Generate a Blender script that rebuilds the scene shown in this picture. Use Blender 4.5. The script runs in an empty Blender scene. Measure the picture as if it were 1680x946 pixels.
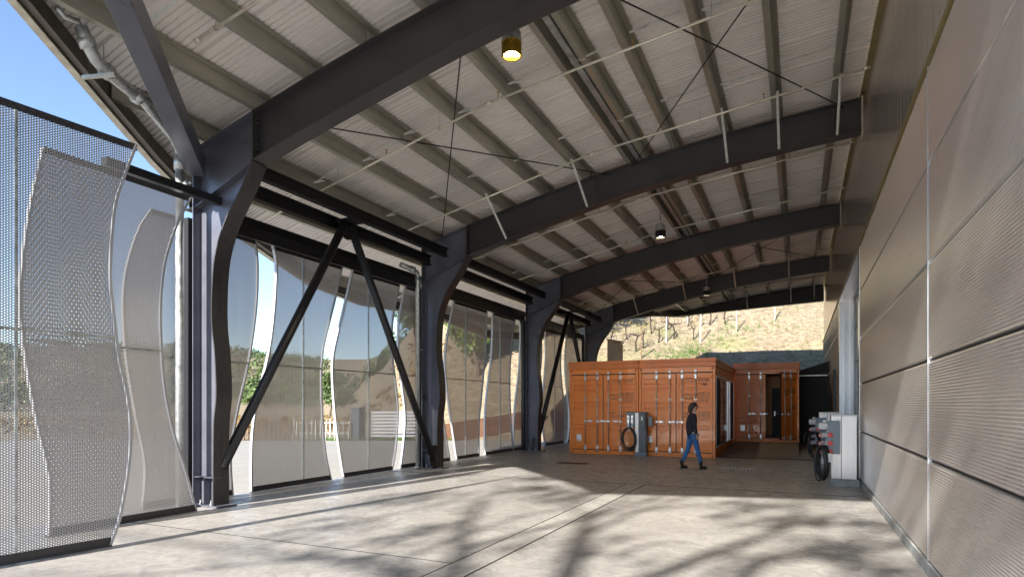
import bpy, math, random
from mathutils import Vector, Matrix
R = math.radians
random.seed(7)
S = bpy.context.scene
COL = S.collection

# ------------------------------------------------------------------ camera, sky, sun, exposure
cam_d = bpy.data.cameras.new('camera'); cam = bpy.data.objects.new('camera', cam_d); COL.objects.link(cam)
cam.location = (0, 0, 1.65); cam.rotation_euler = (R(90), 0, R(25.24))
cam_d.sensor_width = 36; cam_d.lens = 36*999/1680; cam_d.shift_y = (665-473)/1680
cam_d.clip_start = 0.05; cam_d.clip_end = 3000
S.camera = cam
SUN_AZ, SUN_EL = 9.0, 30.0            # heading the light travels in (degrees east of +Y) and sun height
w = bpy.data.worlds.new('World'); S.world = w; w.use_nodes = True
nt = w.node_tree; nt.nodes.clear()
sky = nt.nodes.new('ShaderNodeTexSky'); sky.sky_type = 'NISHITA'; sky.sun_disc = False
sky.sun_elevation = R(SUN_EL); sky.sun_rotation = R(180+SUN_AZ); sky.air_density = 0.8; sky.dust_density = 0.05; sky.ozone_density = 1.5
bg = nt.nodes.new('ShaderNodeBackground'); bg.inputs[1].default_value = 0.075
wo = nt.nodes.new('ShaderNodeOutputWorld')
nt.links.new(sky.outputs[0], bg.inputs[0]); nt.links.new(bg.outputs[0], wo.inputs[0])
sl = bpy.data.lights.new('sun', 'SUN'); sl.energy = 3.4; sl.angle = R(0.85); sl.color = (1.0, 0.945, 0.865)
sun = bpy.data.objects.new('sun', sl); COL.objects.link(sun)
sd = Vector((math.sin(R(SUN_AZ))*math.cos(R(SUN_EL)), math.cos(R(SUN_AZ))*math.cos(R(SUN_EL)), -math.sin(R(SUN_EL))))
sun.rotation_euler = sd.to_track_quat('-Z', 'Y').to_euler(); sun.location = (-20, -60, 50)
S.view_settings.view_transform = 'Standard'; S.view_settings.look = 'None'; S.view_settings.gamma = 1
S.view_settings.use_curve_mapping = False
S.view_settings.exposure = 2.22
S.render.engine = 'CYCLES'
S.cycles.max_bounces = 10; S.cycles.diffuse_bounces = 6; S.cycles.glossy_bounces = 4; S.cycles.transparent_max_bounces = 12
S.cycles.use_denoising = True
S.cycles.sample_clamp_indirect = 8

# ------------------------------------------------------------------ materials
MATS = {}
def _n(t, kind, **kw):
    n = t.nodes.new(kind)
    for k, v in kw.items():
        if k in n.inputs: n.inputs[k].default_value = v
        else: setattr(n, k, v)
    return n
def mat(name, col, rough=0.5, metal=0.0, var=0.0, vscale=3.0, bump=0.0, bscale=40.0, coat=0.0, col2=None, detail=4, stretch=(1,1,1), rvar=0.0, spec=0.5):
    """principled surface; noise blends col -> col2 (or a darker/lighter mix), noise bump, noise roughness"""
    m = bpy.data.materials.new(name); m.use_nodes = True; t = m.node_tree; t.nodes.clear()
    out = _n(t, 'ShaderNodeOutputMaterial'); b = _n(t, 'ShaderNodeBsdfPrincipled'); t.links.new(b.outputs[0], out.inputs[0])
    b.inputs['Base Color'].default_value = (*col, 1); b.inputs['Roughness'].default_value = rough; b.inputs['Metallic'].default_value = metal
    b.inputs['Coat Weight'].default_value = coat; b.inputs['Specular IOR Level'].default_value = spec
    tc = _n(t, 'ShaderNodeTexCoord'); mp = _n(t, 'ShaderNodeMapping'); mp.inputs['Scale'].default_value = stretch
    geo = _n(t, 'ShaderNodeNewGeometry')
    t.links.new(geo.outputs['Position'], mp.inputs[0])
    if var or col2:
        nz = _n(t, 'ShaderNodeTexNoise', Scale=vscale, Detail=detail, Roughness=0.6); t.links.new(mp.outputs[0], nz.inputs['Vector'])
        rp = _n(t, 'ShaderNodeValToRGB'); rp.color_ramp.elements[0].position = 0.32; rp.color_ramp.elements[1].position = 0.68
        c2 = col2 if col2 else tuple(min(1, c*(1+var)) for c in col)
        c1 = col if col2 else tuple(c*(1-var) for c in col)
        rp.color_ramp.elements[0].color = (*c1, 1); rp.color_ramp.elements[1].color = (*c2, 1)
        t.links.new(nz.outputs[0], rp.inputs[0]); t.links.new(rp.outputs[0], b.inputs['Base Color'])
        if rvar:
            mr = _n(t, 'ShaderNodeMapRange'); mr.inputs[1].default_value = 0.3; mr.inputs[2].default_value = 0.7
            mr.inputs[3].default_value = rough-rvar; mr.inputs[4].default_value = rough+rvar
            t.links.new(nz.outputs[0], mr.inputs[0]); t.links.new(mr.outputs[0], b.inputs['Roughness'])
    if bump:
        nb = _n(t, 'ShaderNodeTexNoise', Scale=bscale, Detail=5.0); t.links.new(mp.outputs[0], nb.inputs['Vector'])
        bp = _n(t, 'ShaderNodeBump', Strength=bump, Distance=0.02); t.links.new(nb.outputs[0], bp.inputs['Height']); t.links.new(bp.outputs[0], b.inputs['Normal'])
    MATS[name] = m
    return m
steel = mat('charcoal_steel_paint', (.038, .035, .037), .42, 0, .12, 1.2, .06, 25, rvar=.08)
steel_lit = mat('charcoal_steel_lit_tone', (.115, .12, .15), .34, .25, .12, 1.5, .05, 25, rvar=.08)  # same charcoal steel, lightened: bluish sky reflection put into the base colour
black = mat('black_steel', (.012, .012, .014), .45, 0, .1, 2)
galv = mat('galvanised_steel', (.46, .48, .48), .42, .75, .22, 9, .05, 60, rvar=.12)
purl = mat('galvanised_purlin', (.47, .45, .37), .40, .6, .2, 3.5, .04, 40, col2=(.33, .33, .29), rvar=.1, stretch=(1, .25, 1))
bridge = mat('bright_galvanised_strut', (.66, .68, .66), .42, .4, .15, 8)
pipe_m = mat('cream_steel_pipe', (.66, .62, .52), .35, .3, .12, 6)
deck_m = mat('roof_deck_panels', (.75, .71, .675), .5, .1, .1, .7, .03, 12, col2=(.64, .605, .585))
fascia_m = mat('weathered_fascia_metal', (.42, .39, .32), .6, .2, .25, 6, .1, 20)
soffit_dark = mat('brown_edge_channel', (.10, .09, .075), .5, .4, .2, 4)
alum = mat('brushed_aluminium', (.72, .72, .74), .33, .85, .06, 5, stretch=(1, 1, .2))
edge_m = mat('dull_aluminium_edge', (.42, .42, .43), .5, .4, .06, 5)
cladm = mat('ribbed_bronze_silver_cladding', (.71, .685, .66), .27, .65, .03, .5)
cladup = mat('smooth_upper_cladding', (.66, .60, .53), .22, .8, .08, 1.2, .02, 2, stretch=(1, 3, .08))
trim_m = mat('olive_gold_trim', (.36, .29, .14), .4, .6, .1, 5)
plinth_m = mat('concrete_plinth', (.27, .275, .27), .75, 0, .25, 5, .25, 30)
orange = mat('orange_container_paint', (.86, .235, .02), .36, 0, .10, 1.1, .015, 5, coat=.3, rvar=.05, col2=(.88, .26, .03))
orange_cap = mat('orange_roof_rail_paint', (.70, .20, .04), .4, 0, .1, 2.0, .03, 10, coat=.1)
gasket = mat('black_rubber_gasket', (.012, .011, .011), .6)
rod_m = mat('zinc_lock_rod', (.55, .50, .47), .35, .6, .15, 9)
plate_m = mat('zinc_hardware', (.62, .64, .66), .32, .8, .15, 12)
ink = mat('black_stencil_paint', (.04, .025, .02), .6)
grey_box = mat('grey_blue_enamel', (.17, .21, .25), .4, 0, .05, 4)
grey_dk = mat('dark_grey_enamel', (.085, .10, .125), .4, 0, .05, 4)
ped_lt = mat('satin_aluminium_cabinet', (.58, .56, .55), .38, .55, .05, 3, stretch=(6, 6, .4))
red_m = mat('red_socket_plastic', (.62, .03, .025), .35)
white_m = mat('white_plastic', (.75, .75, .74), .4)
cable_m = mat('black_rubber_cable', (.012, .012, .014), .42)
brass_m = mat('brass_fitting', (.55, .38, .12), .3, .9)
glass_m = mat('dark_tinted_glass', (.02, .02, .022), .04, 0, spec=.8)
dark_wall = mat('charcoal_rib_wall', (.018, .018, .02), .6, 0, .1, 3)
tan_wall = mat('tan_interior_wall', (.45, .30, .15), .6)
wood_st = mat('weathered_stake_wood', (.16, .10, .06), .8, 0, .3, 9)
white_wood = mat('white_painted_pickets', (.5, .5, .47), .6, 0, .05, 8)
slat_m = mat('grey_white_slats', (.55, .55, .58), .5, 0, .06, 6)
corten = mat('rusted_steel_wall', (.14, .065, .035), .8, 0, .3, 3, .2, 20)
beige_m = mat('beige_concrete_pier', (.74, .66, .52), .8, 0, .15, 3, .2, 20)
bark = mat('grey_brown_bark', (.13, .10, .075), .9, 0, .3, 9, .4, 30)
vine_bark = mat('dark_vine_bark', (.04, .028, .02), .9, 0, .3, 9)
leaf_a = mat('green_leaves', (.075, .14, .03), .55, 0, .4, 1.3, col2=(.16, .22, .04))
leaf_b = mat('dark_oak_leaves', (.035, .07, .02), .6, 0, .4, .5, col2=(.09, .13, .03))
leaf_y = mat('autumn_vine_leaves', (.26, .19, .05), .6, 0, .4, 2.5, col2=(.17, .085, .03))
grass_g = mat('fresh_green_grass', (.08, .17, .025), .6, 0, .3, 2)
grass_d = mat('dry_straw_grass', (.28, .22, .115), .8, 0, .3, 3, col2=(.24, .20, .10))
skin_m = mat('skin', (.55, .33, .24), .5); hair_m = mat('dark_brown_hair', (.03, .017, .012), .5, 0, .3, 30)
jacket_m = mat('black_jacket_cloth', (.018, .015, .022), .8, 0, .2, 20, .2, 60)
jeans_m = mat('blue_denim', (.035, .13, .33), .8, 0, .25, 14, .2, 80)
boot_m = mat('black_leather', (.012, .012, .013), .3)
eye_m = mat('eye_dark', (.02, .015, .01), .2); lip_m = mat('lips', (.42, .13, .11), .5)
amber_m = mat('amber_ribbed_reflector', (.50, .33, .04), .25, .7)

def emis(name, col, st):
    m = bpy.data.materials.new(name); m.use_nodes = True; t = m.node_tree; t.nodes.clear()
    o = _n(t, 'ShaderNodeOutputMaterial'); e = _n(t, 'ShaderNodeEmission'); e.inputs[0].default_value = (*col, 1); e.inputs[1].default_value = st
    t.links.new(e.outputs[0], o.inputs[0]); return m
led_m = emis('lit_led_lens', (1, .86, .5), 40)

def math_n(t, op, a, b=None, c=None):
    n = t.nodes.new('ShaderNodeMath'); n.operation = op
    for i, v in enumerate((a, b, c)):
        if v is None: continue
        if isinstance(v, (int, float)): n.inputs[i].default_value = v
        else: t.links.new(v, n.inputs[i])
    return n.outputs[0]
def perforated(swap=False, RAD=.0059, tone=.60, K=1.0):
    m = bpy.data.materials.new('perforated_sheet_metal'); m.use_nodes = True; t = m.node_tree; t.nodes.clear()
    out = _n(t, 'ShaderNodeOutputMaterial'); b = _n(t, 'ShaderNodeBsdfPrincipled')
    b.inputs['Base Color'].default_value = (tone, tone*.975, tone*.985, 1); b.inputs['Metallic'].default_value = .25; b.inputs['Roughness'].default_value = .45
    tc = _n(t, 'ShaderNodeTexCoord'); sp = _n(t, 'ShaderNodeSeparateXYZ'); t.links.new(tc.outputs['Object'], sp.inputs[0])
    A, B = .0280*K, .0242*K; RAD = RAD*K
    u = math_n(t, 'DIVIDE', sp.outputs[2 if swap else 1], A); v = math_n(t, 'DIVIDE', sp.outputs[1 if swap else 2], B)
    row = math_n(t, 'FLOOR', v); sh = math_n(t, 'MULTIPLY', math_n(t, 'PINGPONG', row, 1.0), .5)
    fu = math_n(t, 'SUBTRACT', math_n(t, 'FRACT', math_n(t, 'ADD', u, sh)), .5)
    fv = math_n(t, 'SUBTRACT', math_n(t, 'FRACT', v), .5)
    du = math_n(t, 'MULTIPLY', fu, A); dv = math_n(t, 'MULTIPLY', fv, B)
    d2 = math_n(t, 'ADD', math_n(t, 'MULTIPLY', du, du), math_n(t, 'MULTIPLY', dv, dv))
    hole = math_n(t, 'LESS_THAN', d2, RAD*RAD)
    tr = _n(t, 'ShaderNodeBsdfTransparent'); mx = _n(t, 'ShaderNodeMixShader')
    t.links.new(hole, mx.inputs[0]); t.links.new(b.outputs[0], mx.inputs[1]); t.links.new(tr.outputs[0], mx.inputs[2]); t.links.new(mx.outputs[0], out.inputs[0])
    return m
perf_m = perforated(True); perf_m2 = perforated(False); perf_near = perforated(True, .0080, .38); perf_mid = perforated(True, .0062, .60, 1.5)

def concrete_floor(name, c1, c2, c3, rlo, rhi, scale=1.0):
    m = bpy.data.materials.new(name); m.use_nodes = True; t = m.node_tree; t.nodes.clear()
    out = _n(t, 'ShaderNodeOutputMaterial'); b = _n(t, 'ShaderNodeBsdfPrincipled'); t.links.new(b.outputs[0], out.inputs[0])
    geo = _n(t, 'ShaderNodeNewGeometry'); P = geo.outputs['Position']
    n1 = _n(t, 'ShaderNodeTexNoise', Scale=.55*scale, Detail=7.0, Roughness=.62, Distortion=.6); t.links.new(P, n1.inputs['Vector'])
    n2 = _n(t, 'ShaderNodeTexNoise', Scale=4.5*scale, Detail=8.0, Roughness=.7, Distortion=1.2); t.links.new(P, n2.inputs['Vector'])
    n3 = _n(t, 'ShaderNodeTexNoise', Scale=70.0, Detail=3.0); t.links.new(P, n3.inputs['Vector'])
    r1 = _n(t, 'ShaderNodeValToRGB'); e = r1.color_ramp.elements; e[0].position = .3; e[1].position = .72; e[0].color = (*c1, 1); e[1].color = (*c2, 1)
    t.links.new(n1.outputs[0], r1.inputs[0])
    r2 = _n(t, 'ShaderNodeValToRGB'); e = r2.color_ramp.elements; e[0].position = .38; e[1].position = .62; e[0].color = (0, 0, 0, 1); e[1].color = (.8, .8, .8, 1)
    t.links.new(n2.outputs[0], r2.inputs[0])
    mx = _n(t, 'ShaderNodeMixRGB'); mx.inputs[2].default_value = (*c3, 1); t.links.new(r2.outputs[0], mx.inputs[0]); t.links.new(r1.outputs[0], mx.inputs[1])
    # fine scratches: two stretched noises
    mp = _n(t, 'ShaderNodeMapping'); mp.inputs['Rotation'].default_value = (0, 0, R(28)); mp.inputs['Scale'].default_value = (1.2, 55, 1); t.links.new(P, mp.inputs[0])
    ns = _n(t, 'ShaderNodeTexNoise', Scale=1.0, Detail=2.0); t.links.new(mp.outputs[0], ns.inputs['Vector'])
    rs = _n(t, 'ShaderNodeValToRGB'); e = rs.color_ramp.elements; e[0].position = .70; e[1].position = .76; e[0].color = (0, 0, 0, 1); e[1].color = (.35, .35, .35, 1)
    t.links.new(ns.outputs[0], rs.inputs[0])
    m2 = _n(t, 'ShaderNodeMixRGB'); m2.inputs[2].default_value = (.62, .57, .5, 1); t.links.new(rs.outputs[0], m2.inputs[0]); t.links.new(mx.outputs[0], m2.inputs[1])
    t.links.new(m2.outputs[0], b.inputs['Base Color'])
    mr = _n(t, 'ShaderNodeMapRange'); mr.inputs[1].default_value = .35; mr.inputs[2].default_value = .65; mr.inputs[3].default_value = rlo; mr.inputs[4].default_value = rhi
    t.links.new(n2.outputs[0], mr.inputs[0]); t.links.new(mr.outputs[0], b.inputs['Roughness'])
    ad = math_n(t, 'ADD', math_n(t, 'MULTIPLY', n2.outputs[0], .6), math_n(t, 'MULTIPLY', n3.outputs[0], .4))
    bp = _n(t, 'ShaderNodeBump', Strength=.18, Distance=.01); t.links.new(ad, bp.inputs['Height']); t.links.new(bp.outputs[0], b.inputs['Normal'])
    return m
floor_m = concrete_floor('worn_concrete_floor', (.29, .275, .255), (.43, .41, .38), (.205, .195, .185), .30, .62)
strip_m = concrete_floor('pale_concrete_strip', (.31, .295, .27), (.45, .425, .385), (.24, .23, .215), .4, .7, 1.5)
drive_m = concrete_floor('driveway_concrete', (.29, .27, .235), (.33, .31, .27), (.25, .235, .21), .7, .9, .5)
ramp_m = concrete_floor('ramp_concrete', (.20, .165, .135), (.27, .225, .185), (.16, .14, .12), .4, .65)

def terrain_mat():
    m = bpy.data.materials.new('dry_hill_ground'); m.use_nodes = True; t = m.node_tree; t.nodes.clear()
    out = _n(t, 'ShaderNodeOutputMaterial'); b = _n(t, 'ShaderNodeBsdfPrincipled'); t.links.new(b.outputs[0], out.inputs[0]); b.inputs['Roughness'].default_value = .95
    geo = _n(t, 'ShaderNodeNewGeometry'); P = geo.outputs['Position']
    n1 = _n(t, 'ShaderNodeTexNoise', Scale=3.2, Detail=8.0, Roughness=.75); t.links.new(P, n1.inputs['Vector'])
    r1 = _n(t, 'ShaderNodeValToRGB'); e = r1.color_ramp.elements; e[0].position = .34; e[1].position = .62; e[0].color = (.13, .095, .06, 1); e[1].color = (.34, .275, .18, 1)
    t.links.new(n1.outputs[0], r1.inputs[0])
    n2 = _n(t, 'ShaderNodeTexNoise', Scale=.16, Detail=5.0, Roughness=.6); t.links.new(P, n2.inputs['Vector'])
    r2 = _n(t, 'ShaderNodeValToRGB'); e = r2.color_ramp.elements; e[0].position = .56; e[1].position = .66; e[0].color = (0, 0, 0, 1); e[1].color = (.38, .38, .38, 1)
    t.links.new(n2.outputs[0], r2.inputs[0])
    mx = _n(t, 'ShaderNodeMixRGB'); mx.inputs[2].default_value = (.17, .22, .05, 1); t.links.new(r2.outputs[0], mx.inputs[0]); t.links.new(r1.outputs[0], mx.inputs[1])
    t.links.new(mx.outputs[0], b.inputs['Base Color'])
    bp = _n(t, 'ShaderNodeBump', Strength=.8, Distance=.15); t.links.new(n1.outputs[0], bp.inputs['Height']); t.links.new(bp.outputs[0], b.inputs['Normal'])
    return m
hill_m = terrain_mat()

# ------------------------------------------------------------------ mesh helpers
class MB:
    def __init__(s): s.v = []; s.f = []; s.ch = []
    def add(s, vs, fs):
        s.ch.append((len(s.v), len(s.f)))
        o = len(s.v); s.v += [tuple(p) for p in vs]; s.f += [tuple(i+o for i in f) for f in fs]; return s
    def box(s, x0, x1, y0, y1, z0, z1, M=None):
        vs = [Vector(p) for p in ((x0,y0,z0),(x1,y0,z0),(x1,y1,z0),(x0,y1,z0),(x0,y0,z1),(x1,y0,z1),(x1,y1,z1),(x0,y1,z1))]
        if M: vs = [M @ p for p in vs]
        return s.add(vs, [(0,3,2,1),(4,5,6,7),(0,1,5,4),(1,2,6,5),(2,3,7,6),(3,0,4,7)])
    def beam(s, p, q, a, b, up=(0,0,1)):
        """rectangular bar p->q, a across, b along 'up'"""
        p, q = Vector(p), Vector(q); d = (q-p); L = d.length; d.normalize(); u = Vector(up)
        sx = d.cross(u).normalized(); u = sx.cross(d).normalized()
        vs = [p + sx*i*a/2 + u*j*b/2 for i, j in ((-1,-1),(1,-1),(1,1),(-1,1))] + [q + sx*i*a/2 + u*j*b/2 for i, j in ((-1,-1),(1,-1),(1,1),(-1,1))]
        return s.add(vs, [(0,3,2,1),(4,5,6,7),(0,1,5,4),(1,2,6,5),(2,3,7,6),(3,0,4,7)])
    def tube(s, pts, r, n=10, caps=True):
        pts = [Vector(p) for p in pts]; rs = r if isinstance(r, (list, tuple)) else [r]*len(pts)
        s.ch.append((len(s.v), len(s.f)))
        o = len(s.v); prev = None
        for i, p in enumerate(pts):
            d = (pts[min(i+1, len(pts)-1)] - pts[max(i-1, 0)]).normalized()
            if prev is None:
                a = d.cross(Vector((0,0,1)) if abs(d.z) < .9 else Vector((1,0,0))).normalized()
            else:
                a = (prev - d*prev.dot(d)).normalized()
            prev = a; b = d.cross(a)
            for k in range(n):
                t = 2*math.pi*k/n; s.v.append(tuple(p + (a*math.cos(t) + b*math.sin(t))*rs[i]))
        for i in range(len(pts)-1):
            for k in range(n):
                k2 = (k+1) % n; s.f.append((o+i*n+k, o+i*n+k2, o+(i+1)*n+k2, o+(i+1)*n+k))
        if caps:
            s.f.append(tuple(o+k for k in reversed(range(n)))); s.f.append(tuple(o+(len(pts)-1)*n+k for k in range(n)))
        return s
    def prism(s, poly, axis, a, b):
        """polygon (2D) extruded from a to b along axis; polygon coords are the two other axes in xyz order"""
        def P(u, v, w): return {'x': (w,u,v), 'y': (u,w,v), 'z': (u,v,w)}[axis]
        n = len(poly); vs = [P(u,v,a) for u,v in poly] + [P(u,v,b) for u,v in poly]
        return s.add(vs, [tuple(range(n)), tuple(reversed(range(n,2*n)))] + [(i, i+n, (i+1)%n+n, (i+1)%n) for i in range(n)])
    def strip(s, A, B):
        """sheet between two point rows of equal length"""
        n = len(A); return s.add(list(A)+list(B), [(i, i+1, n+i+1, n+i) for i in range(n-1)])
    def slab(s, A, B, off):
        """thick sheet: rows A,B plus the same moved by off"""
        off = Vector(off); A = [Vector(p) for p in A]; B = [Vector(p) for p in B]; n = len(A)
        vs = A + B + [p+off for p in A] + [p+off for p in B]
        fs = []
        for i in range(n-1):
            fs += [(i,i+1,n+i+1,n+i), (2*n+i,3*n+i,3*n+i+1,2*n+i+1), (i,2*n+i,2*n+i+1,i+1), (n+i,n+i+1,3*n+i+1,3*n+i)]
        fs += [(0,n,3*n,2*n), (n-1,3*n-1,4*n-1,2*n-1)]
        return s.add(vs, fs)
    def lathe(s, prof, c=(0,0,0), n=20):
        s.ch.append((len(s.v), len(s.f)))
        o = len(s.v)
        for r, z in prof:
            for k in range(n):
                t = 2*math.pi*k/n; s.v.append((c[0]+r*math.cos(t), c[1]+r*math.sin(t), c[2]+z))
        for i in range(len(prof)-1):
            for k in range(n):
                k2 = (k+1)%n; s.f.append((o+i*n+k, o+i*n+k2, o+(i+1)*n+k2, o+(i+1)*n+k))
        return s
    def disc(s, c, nrm, r, n=16, th=.01):
        c = Vector(c); nrm = Vector(nrm).normalized(); return s.tube([c, c+nrm*th], r, n)
    def each(s, name, m, parent=None, per=1, bevel=0, smooth=False):
        """one object for every 'per' consecutive shapes"""
        ob = []
        for i in range(0, len(s.ch), per):
            v0, f0 = s.ch[i]; v1, f1 = s.ch[i+per] if i+per < len(s.ch) else (len(s.v), len(s.f))
            k = MB(); k.v = s.v[v0:v1]; k.f = [tuple(a-v0 for a in f) for f in s.f[f0:f1]]; ob.append(k.build(name, m, parent, bevel, smooth))
        return ob
    def build(s, name, m, parent=None, bevel=0, smooth=False):
        me = bpy.data.meshes.new(name); me.from_pydata(s.v, [], s.f); me.materials.append(m)
        o = bpy.data.objects.new(name, me); COL.objects.link(o)
        if parent: o.parent = parent
        if smooth:
            for p in me.polygons: p.use_smooth = True
        if bevel:
            md = o.modifiers.new('bevel', 'BEVEL'); md.width = bevel; md.segments = 2; md.limit_method = 'ANGLE'
        me.update(); return o
def tag(o, label=None, cat=None, group=None, kind=None):
    if label: o['label'] = label
    if cat: o['category'] = cat
    if group: o['group'] = group
    if kind: o['kind'] = kind
    return o
def thing(name, label, cat, loc=(0,0,0), rz=0, group=None):
    o = bpy.data.objects.new(name, None); COL.objects.link(o); o.location = loc; o.rotation_euler = (0,0,rz); o.empty_display_size = .2
    return tag(o, label, cat, group)
def copy_tree(o, parent=None):
    c = o.copy(); COL.objects.link(c)
    if parent: c.parent = parent
    for ch in [x for x in COL.objects if x.parent == o]: copy_tree(ch, c)
    return c
def cat_rom(pts, n=6):
    """smooth curve through 2D points"""
    out = []
    P = [pts[0]] + list(pts) + [pts[-1]]
    for i in range(1, len(P)-2):
        p0, p1, p2, p3 = P[i-1], P[i], P[i+1], P[i+2]
        for k in range(n):
            t = k/n
            out.append(tuple(.5*((2*p1[j]) + (-p0[j]+p2[j])*t + (2*p0[j]-5*p1[j]+4*p2[j]-p3[j])*t*t + (-p0[j]+3*p1[j]-3*p2[j]+p3[j])*t**3) for j in range(2)))
    out.append(tuple(pts[-1])); return out
def interp(tab, x):
    """tab sorted ascending by first"""
    if x <= tab[0][0]: return tab[0][1]
    for (a, b), (c, d) in zip(tab, tab[1:]):
        if x <= c: return b + (d-b)*(x-a)/(c-a) if c > a else d
    return tab[-1][1]
def text_mesh(body, size, M, name, parent, m=None, th=.002):
    cu = bpy.data.curves.new('stencil', 'FONT'); cu.body = body; cu.size = size; cu.extrude = th; cu.resolution_u = 3; cu.space_line = .95
    to = bpy.data.objects.new('stencil_source', cu); COL.objects.link(to)
    dg = bpy.context.evaluated_depsgraph_get(); me = bpy.data.meshes.new_from_object(to.evaluated_get(dg))
    COL.objects.unlink(to); bpy.data.objects.remove(to)
    me.transform(M); me.materials.clear(); me.materials.append(m or ink)
    o = bpy.data.objects.new(name, me); COL.objects.link(o); o.parent = parent; return o

# ------------------------------------------------------------------ ground, hill
def sstep(a, b, x):
    t = max(0, min(1, (x-a)/(b-a))); return t*t*(3-2*t)
def toe(x, y): return -.344*(x+14) + .939*(y-26.5)
def hz(x, y):
    d = toe(x, y)
    a = x/max(y, 1.0)
    m = sstep(-.86, -.52, a) if y > 1 else 0
    d0 = max(0, d)
    h = m * 46*(1-math.exp(-.64*d0/46)) * (1 + .05*math.sin(x*.31+y*.17))
    if d > 0: h += .12*math.sin(x*1.3)*math.sin(y*1.1)*min(1, d*.2)*m
    r = math.hypot(x, y)
    h += sstep(110, 300, r)*(13+7*math.sin(x*.021+1)+5*math.sin(y*.017+x*.008))*(1-m) + sstep(250, 700, r)*22
    return h-.07
def axis_pts(lo, hi, fine_lo, fine_hi, step):
    p = []; x = fine_lo
    while x <= fine_hi: p.append(x); x += step
    g = step; x = fine_hi
    while x < hi: g *= 1.25; x += g; p.append(min(x, hi))
    g = step; x = fine_lo; q = []
    while x > lo: g *= 1.25; x -= g; q.append(max(x, lo))
    return sorted(q)+p
xs = axis_pts(-900, 600, -45, 25, 1.0); ys = axis_pts(-300, 1000, 20, 80, 1.0)
g = MB(); nx = len(xs)
g.v = [(x, y, hz(x, y)) for y in ys for x in xs]
g.f = [(j*nx+i, j*nx+i+1, (j+1)*nx+i+1, (j+1)*nx+i) for j in range(len(ys)-1) for i in range(nx-1)]
tag(g.build('ground', hill_m, smooth=True), kind='structure')
d = MB(); poly = [(-34,-45),(14,-45),(14,-1.2),(14,36),(1,32),(-6,29.4),(-13.5,26.4),(-18,23.8),(-24.5,20.9),(-34,17)]
d.prism(poly, 'z', -.06, -.03); tag(d.build('driveway', drive_m), kind='structure')
fl = MB(); fl.box(-9.55, 1.15, -1.0, 31, -.3, 0); tag(fl.build('floor', floor_m), kind='structure')
st = MB(); st.box(-3.28, -2.93, -.9, 12.65, -.01, .004); tag(st.build('concrete_path', strip_m), kind='structure')
jn = MB()
for x in (-3.29, -2.92): jn.box(x-.007, x+.007, -.9, 12.66, -.01, .0055)
for y in (12.655,): jn.box(-9.4, -3.297, y-.005, y+.005, -.01, .0045); jn.box(-2.913, 1.1, y-.005, y+.005, -.01, .0045)
jn.box(-9.4, -3.3, 5.5, 5.508, -.01, .0045)
tag(jn.build('floor_joint', gasket), kind='structure')
rp = MB(); rp.prism([(20.75, 0.0), (24.6, .2), (26.42, .2), (26.42, -.05), (20.75, -.05)], 'x', -2.36, 0.0)
tag(rp.build('ramp', ramp_m), kind='structure')

# ------------------------------------------------------------------ canopy building
def zr(x):
    u = 1.1-x; return 7.65 - .06*u - .0111*u*u
EAVE = [(-1.0,-5.0),(-.5,-5.2),(1.5,-6.4),(3.8,-7.9),(5.3,-8.85),(6.8,-9.77),(8.7,-10.6),(10.7,-11.3),(12.5,-11.9),(15,-12.25),(18,-12.0),(20.8,-12.2),(24,-12.6),(27.6,-12.0),(28.6,-10.4),(30,-8.6),(32,-7.0),(35.2,-5.7),(36,-5.6)]
def eave(y): return interp(EAVE, y)
Y0, Y1 = -.5, 35.2
RAF = [7.0, 13.75, 20.55, 27.4, 34.2]
canopy = thing('canopy_building', 'open steel canopy with charcoal curved columns and rafters under a ribbed metal deck', 'canopy')
# deck with ribs running across the canopy
dk = MB(); NX = 18; ylist = []; y = Y0; k = 0
while y < Y1:
    seam = (k % 10 == 9)
    if seam: ylist += [(y, 0), (y+.012, .035), (y+.024, .035), (y+.036, 0)]
    else: ylist += [(y, 0), (y+.058, 0), (y+.064, .024), (y+.083, .024)]
    y += .0915; k += 1
ylist.append((Y1, 0))
for yy, dz in ylist:
    xl = eave(yy)
    for i in range(NX+1):
        x = xl + (1.12-xl)*i/NX; dk.v.append((x, yy, zr(x)+.245+dz))
for j in range(len(ylist)-1):
    for i in range(NX):
        a = j*(NX+1)+i; dk.f.append((a, a+1, a+NX+2, a+NX+1))
dk.build('roof_deck', deck_m, canopy)
tp = MB(); yy = Y0; rows = []
while yy < Y1+.4:
    yc = min(yy, Y1); xl = eave(yc); rows.append([(xl+(1.12-xl)*i/NX, yc, zr(xl+(1.12-xl)*i/NX)+.36) for i in range(NX+1)]); yy += .8
for A, B in zip(rows, rows[1:]): tp.strip(A, B)
tp.build('roof_top_sheet', galv, canopy)
# fascia along the eave: pale outer trim and dark inner channel
fa = MB(); fi = MB()
ep = []; yy = Y0
while yy <= Y1: ep.append((eave(yy), yy)); yy += .5
A = [Vector((x, y, zr(x)-.10)) for x, y in ep]; B = [Vector((x, y, zr(x)+.40)) for x, y in ep]
fa.slab(A, B, (-.05, 0, 0)); A2 = [Vector((x-.06, y, zr(x)-.115)) for x, y in ep]; B2 = [Vector((x+.07, y, zr(x)-.115)) for x, y in ep]
fa.slab(A2, B2, (0, 0, -.012)); fa.build('eave_fascia', fascia_m, canopy)
A = [Vector((x+.075, y, zr(x)-.08)) for x, y in ep]; B = [Vector((x+.075, y, zr(x)+.24)) for x, y in ep]
fi.slab(A, B, (.012, 0, 0)); A2 = [Vector((x+.088, y, zr(x)-.085)) for x, y in ep]; B2 = [Vector((x+.20, y, zr(x)-.085)) for x, y in ep]
fi.slab(A2, B2, (0, 0, .012)); fi.build('eave_channel', soffit_dark, canopy)
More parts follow.
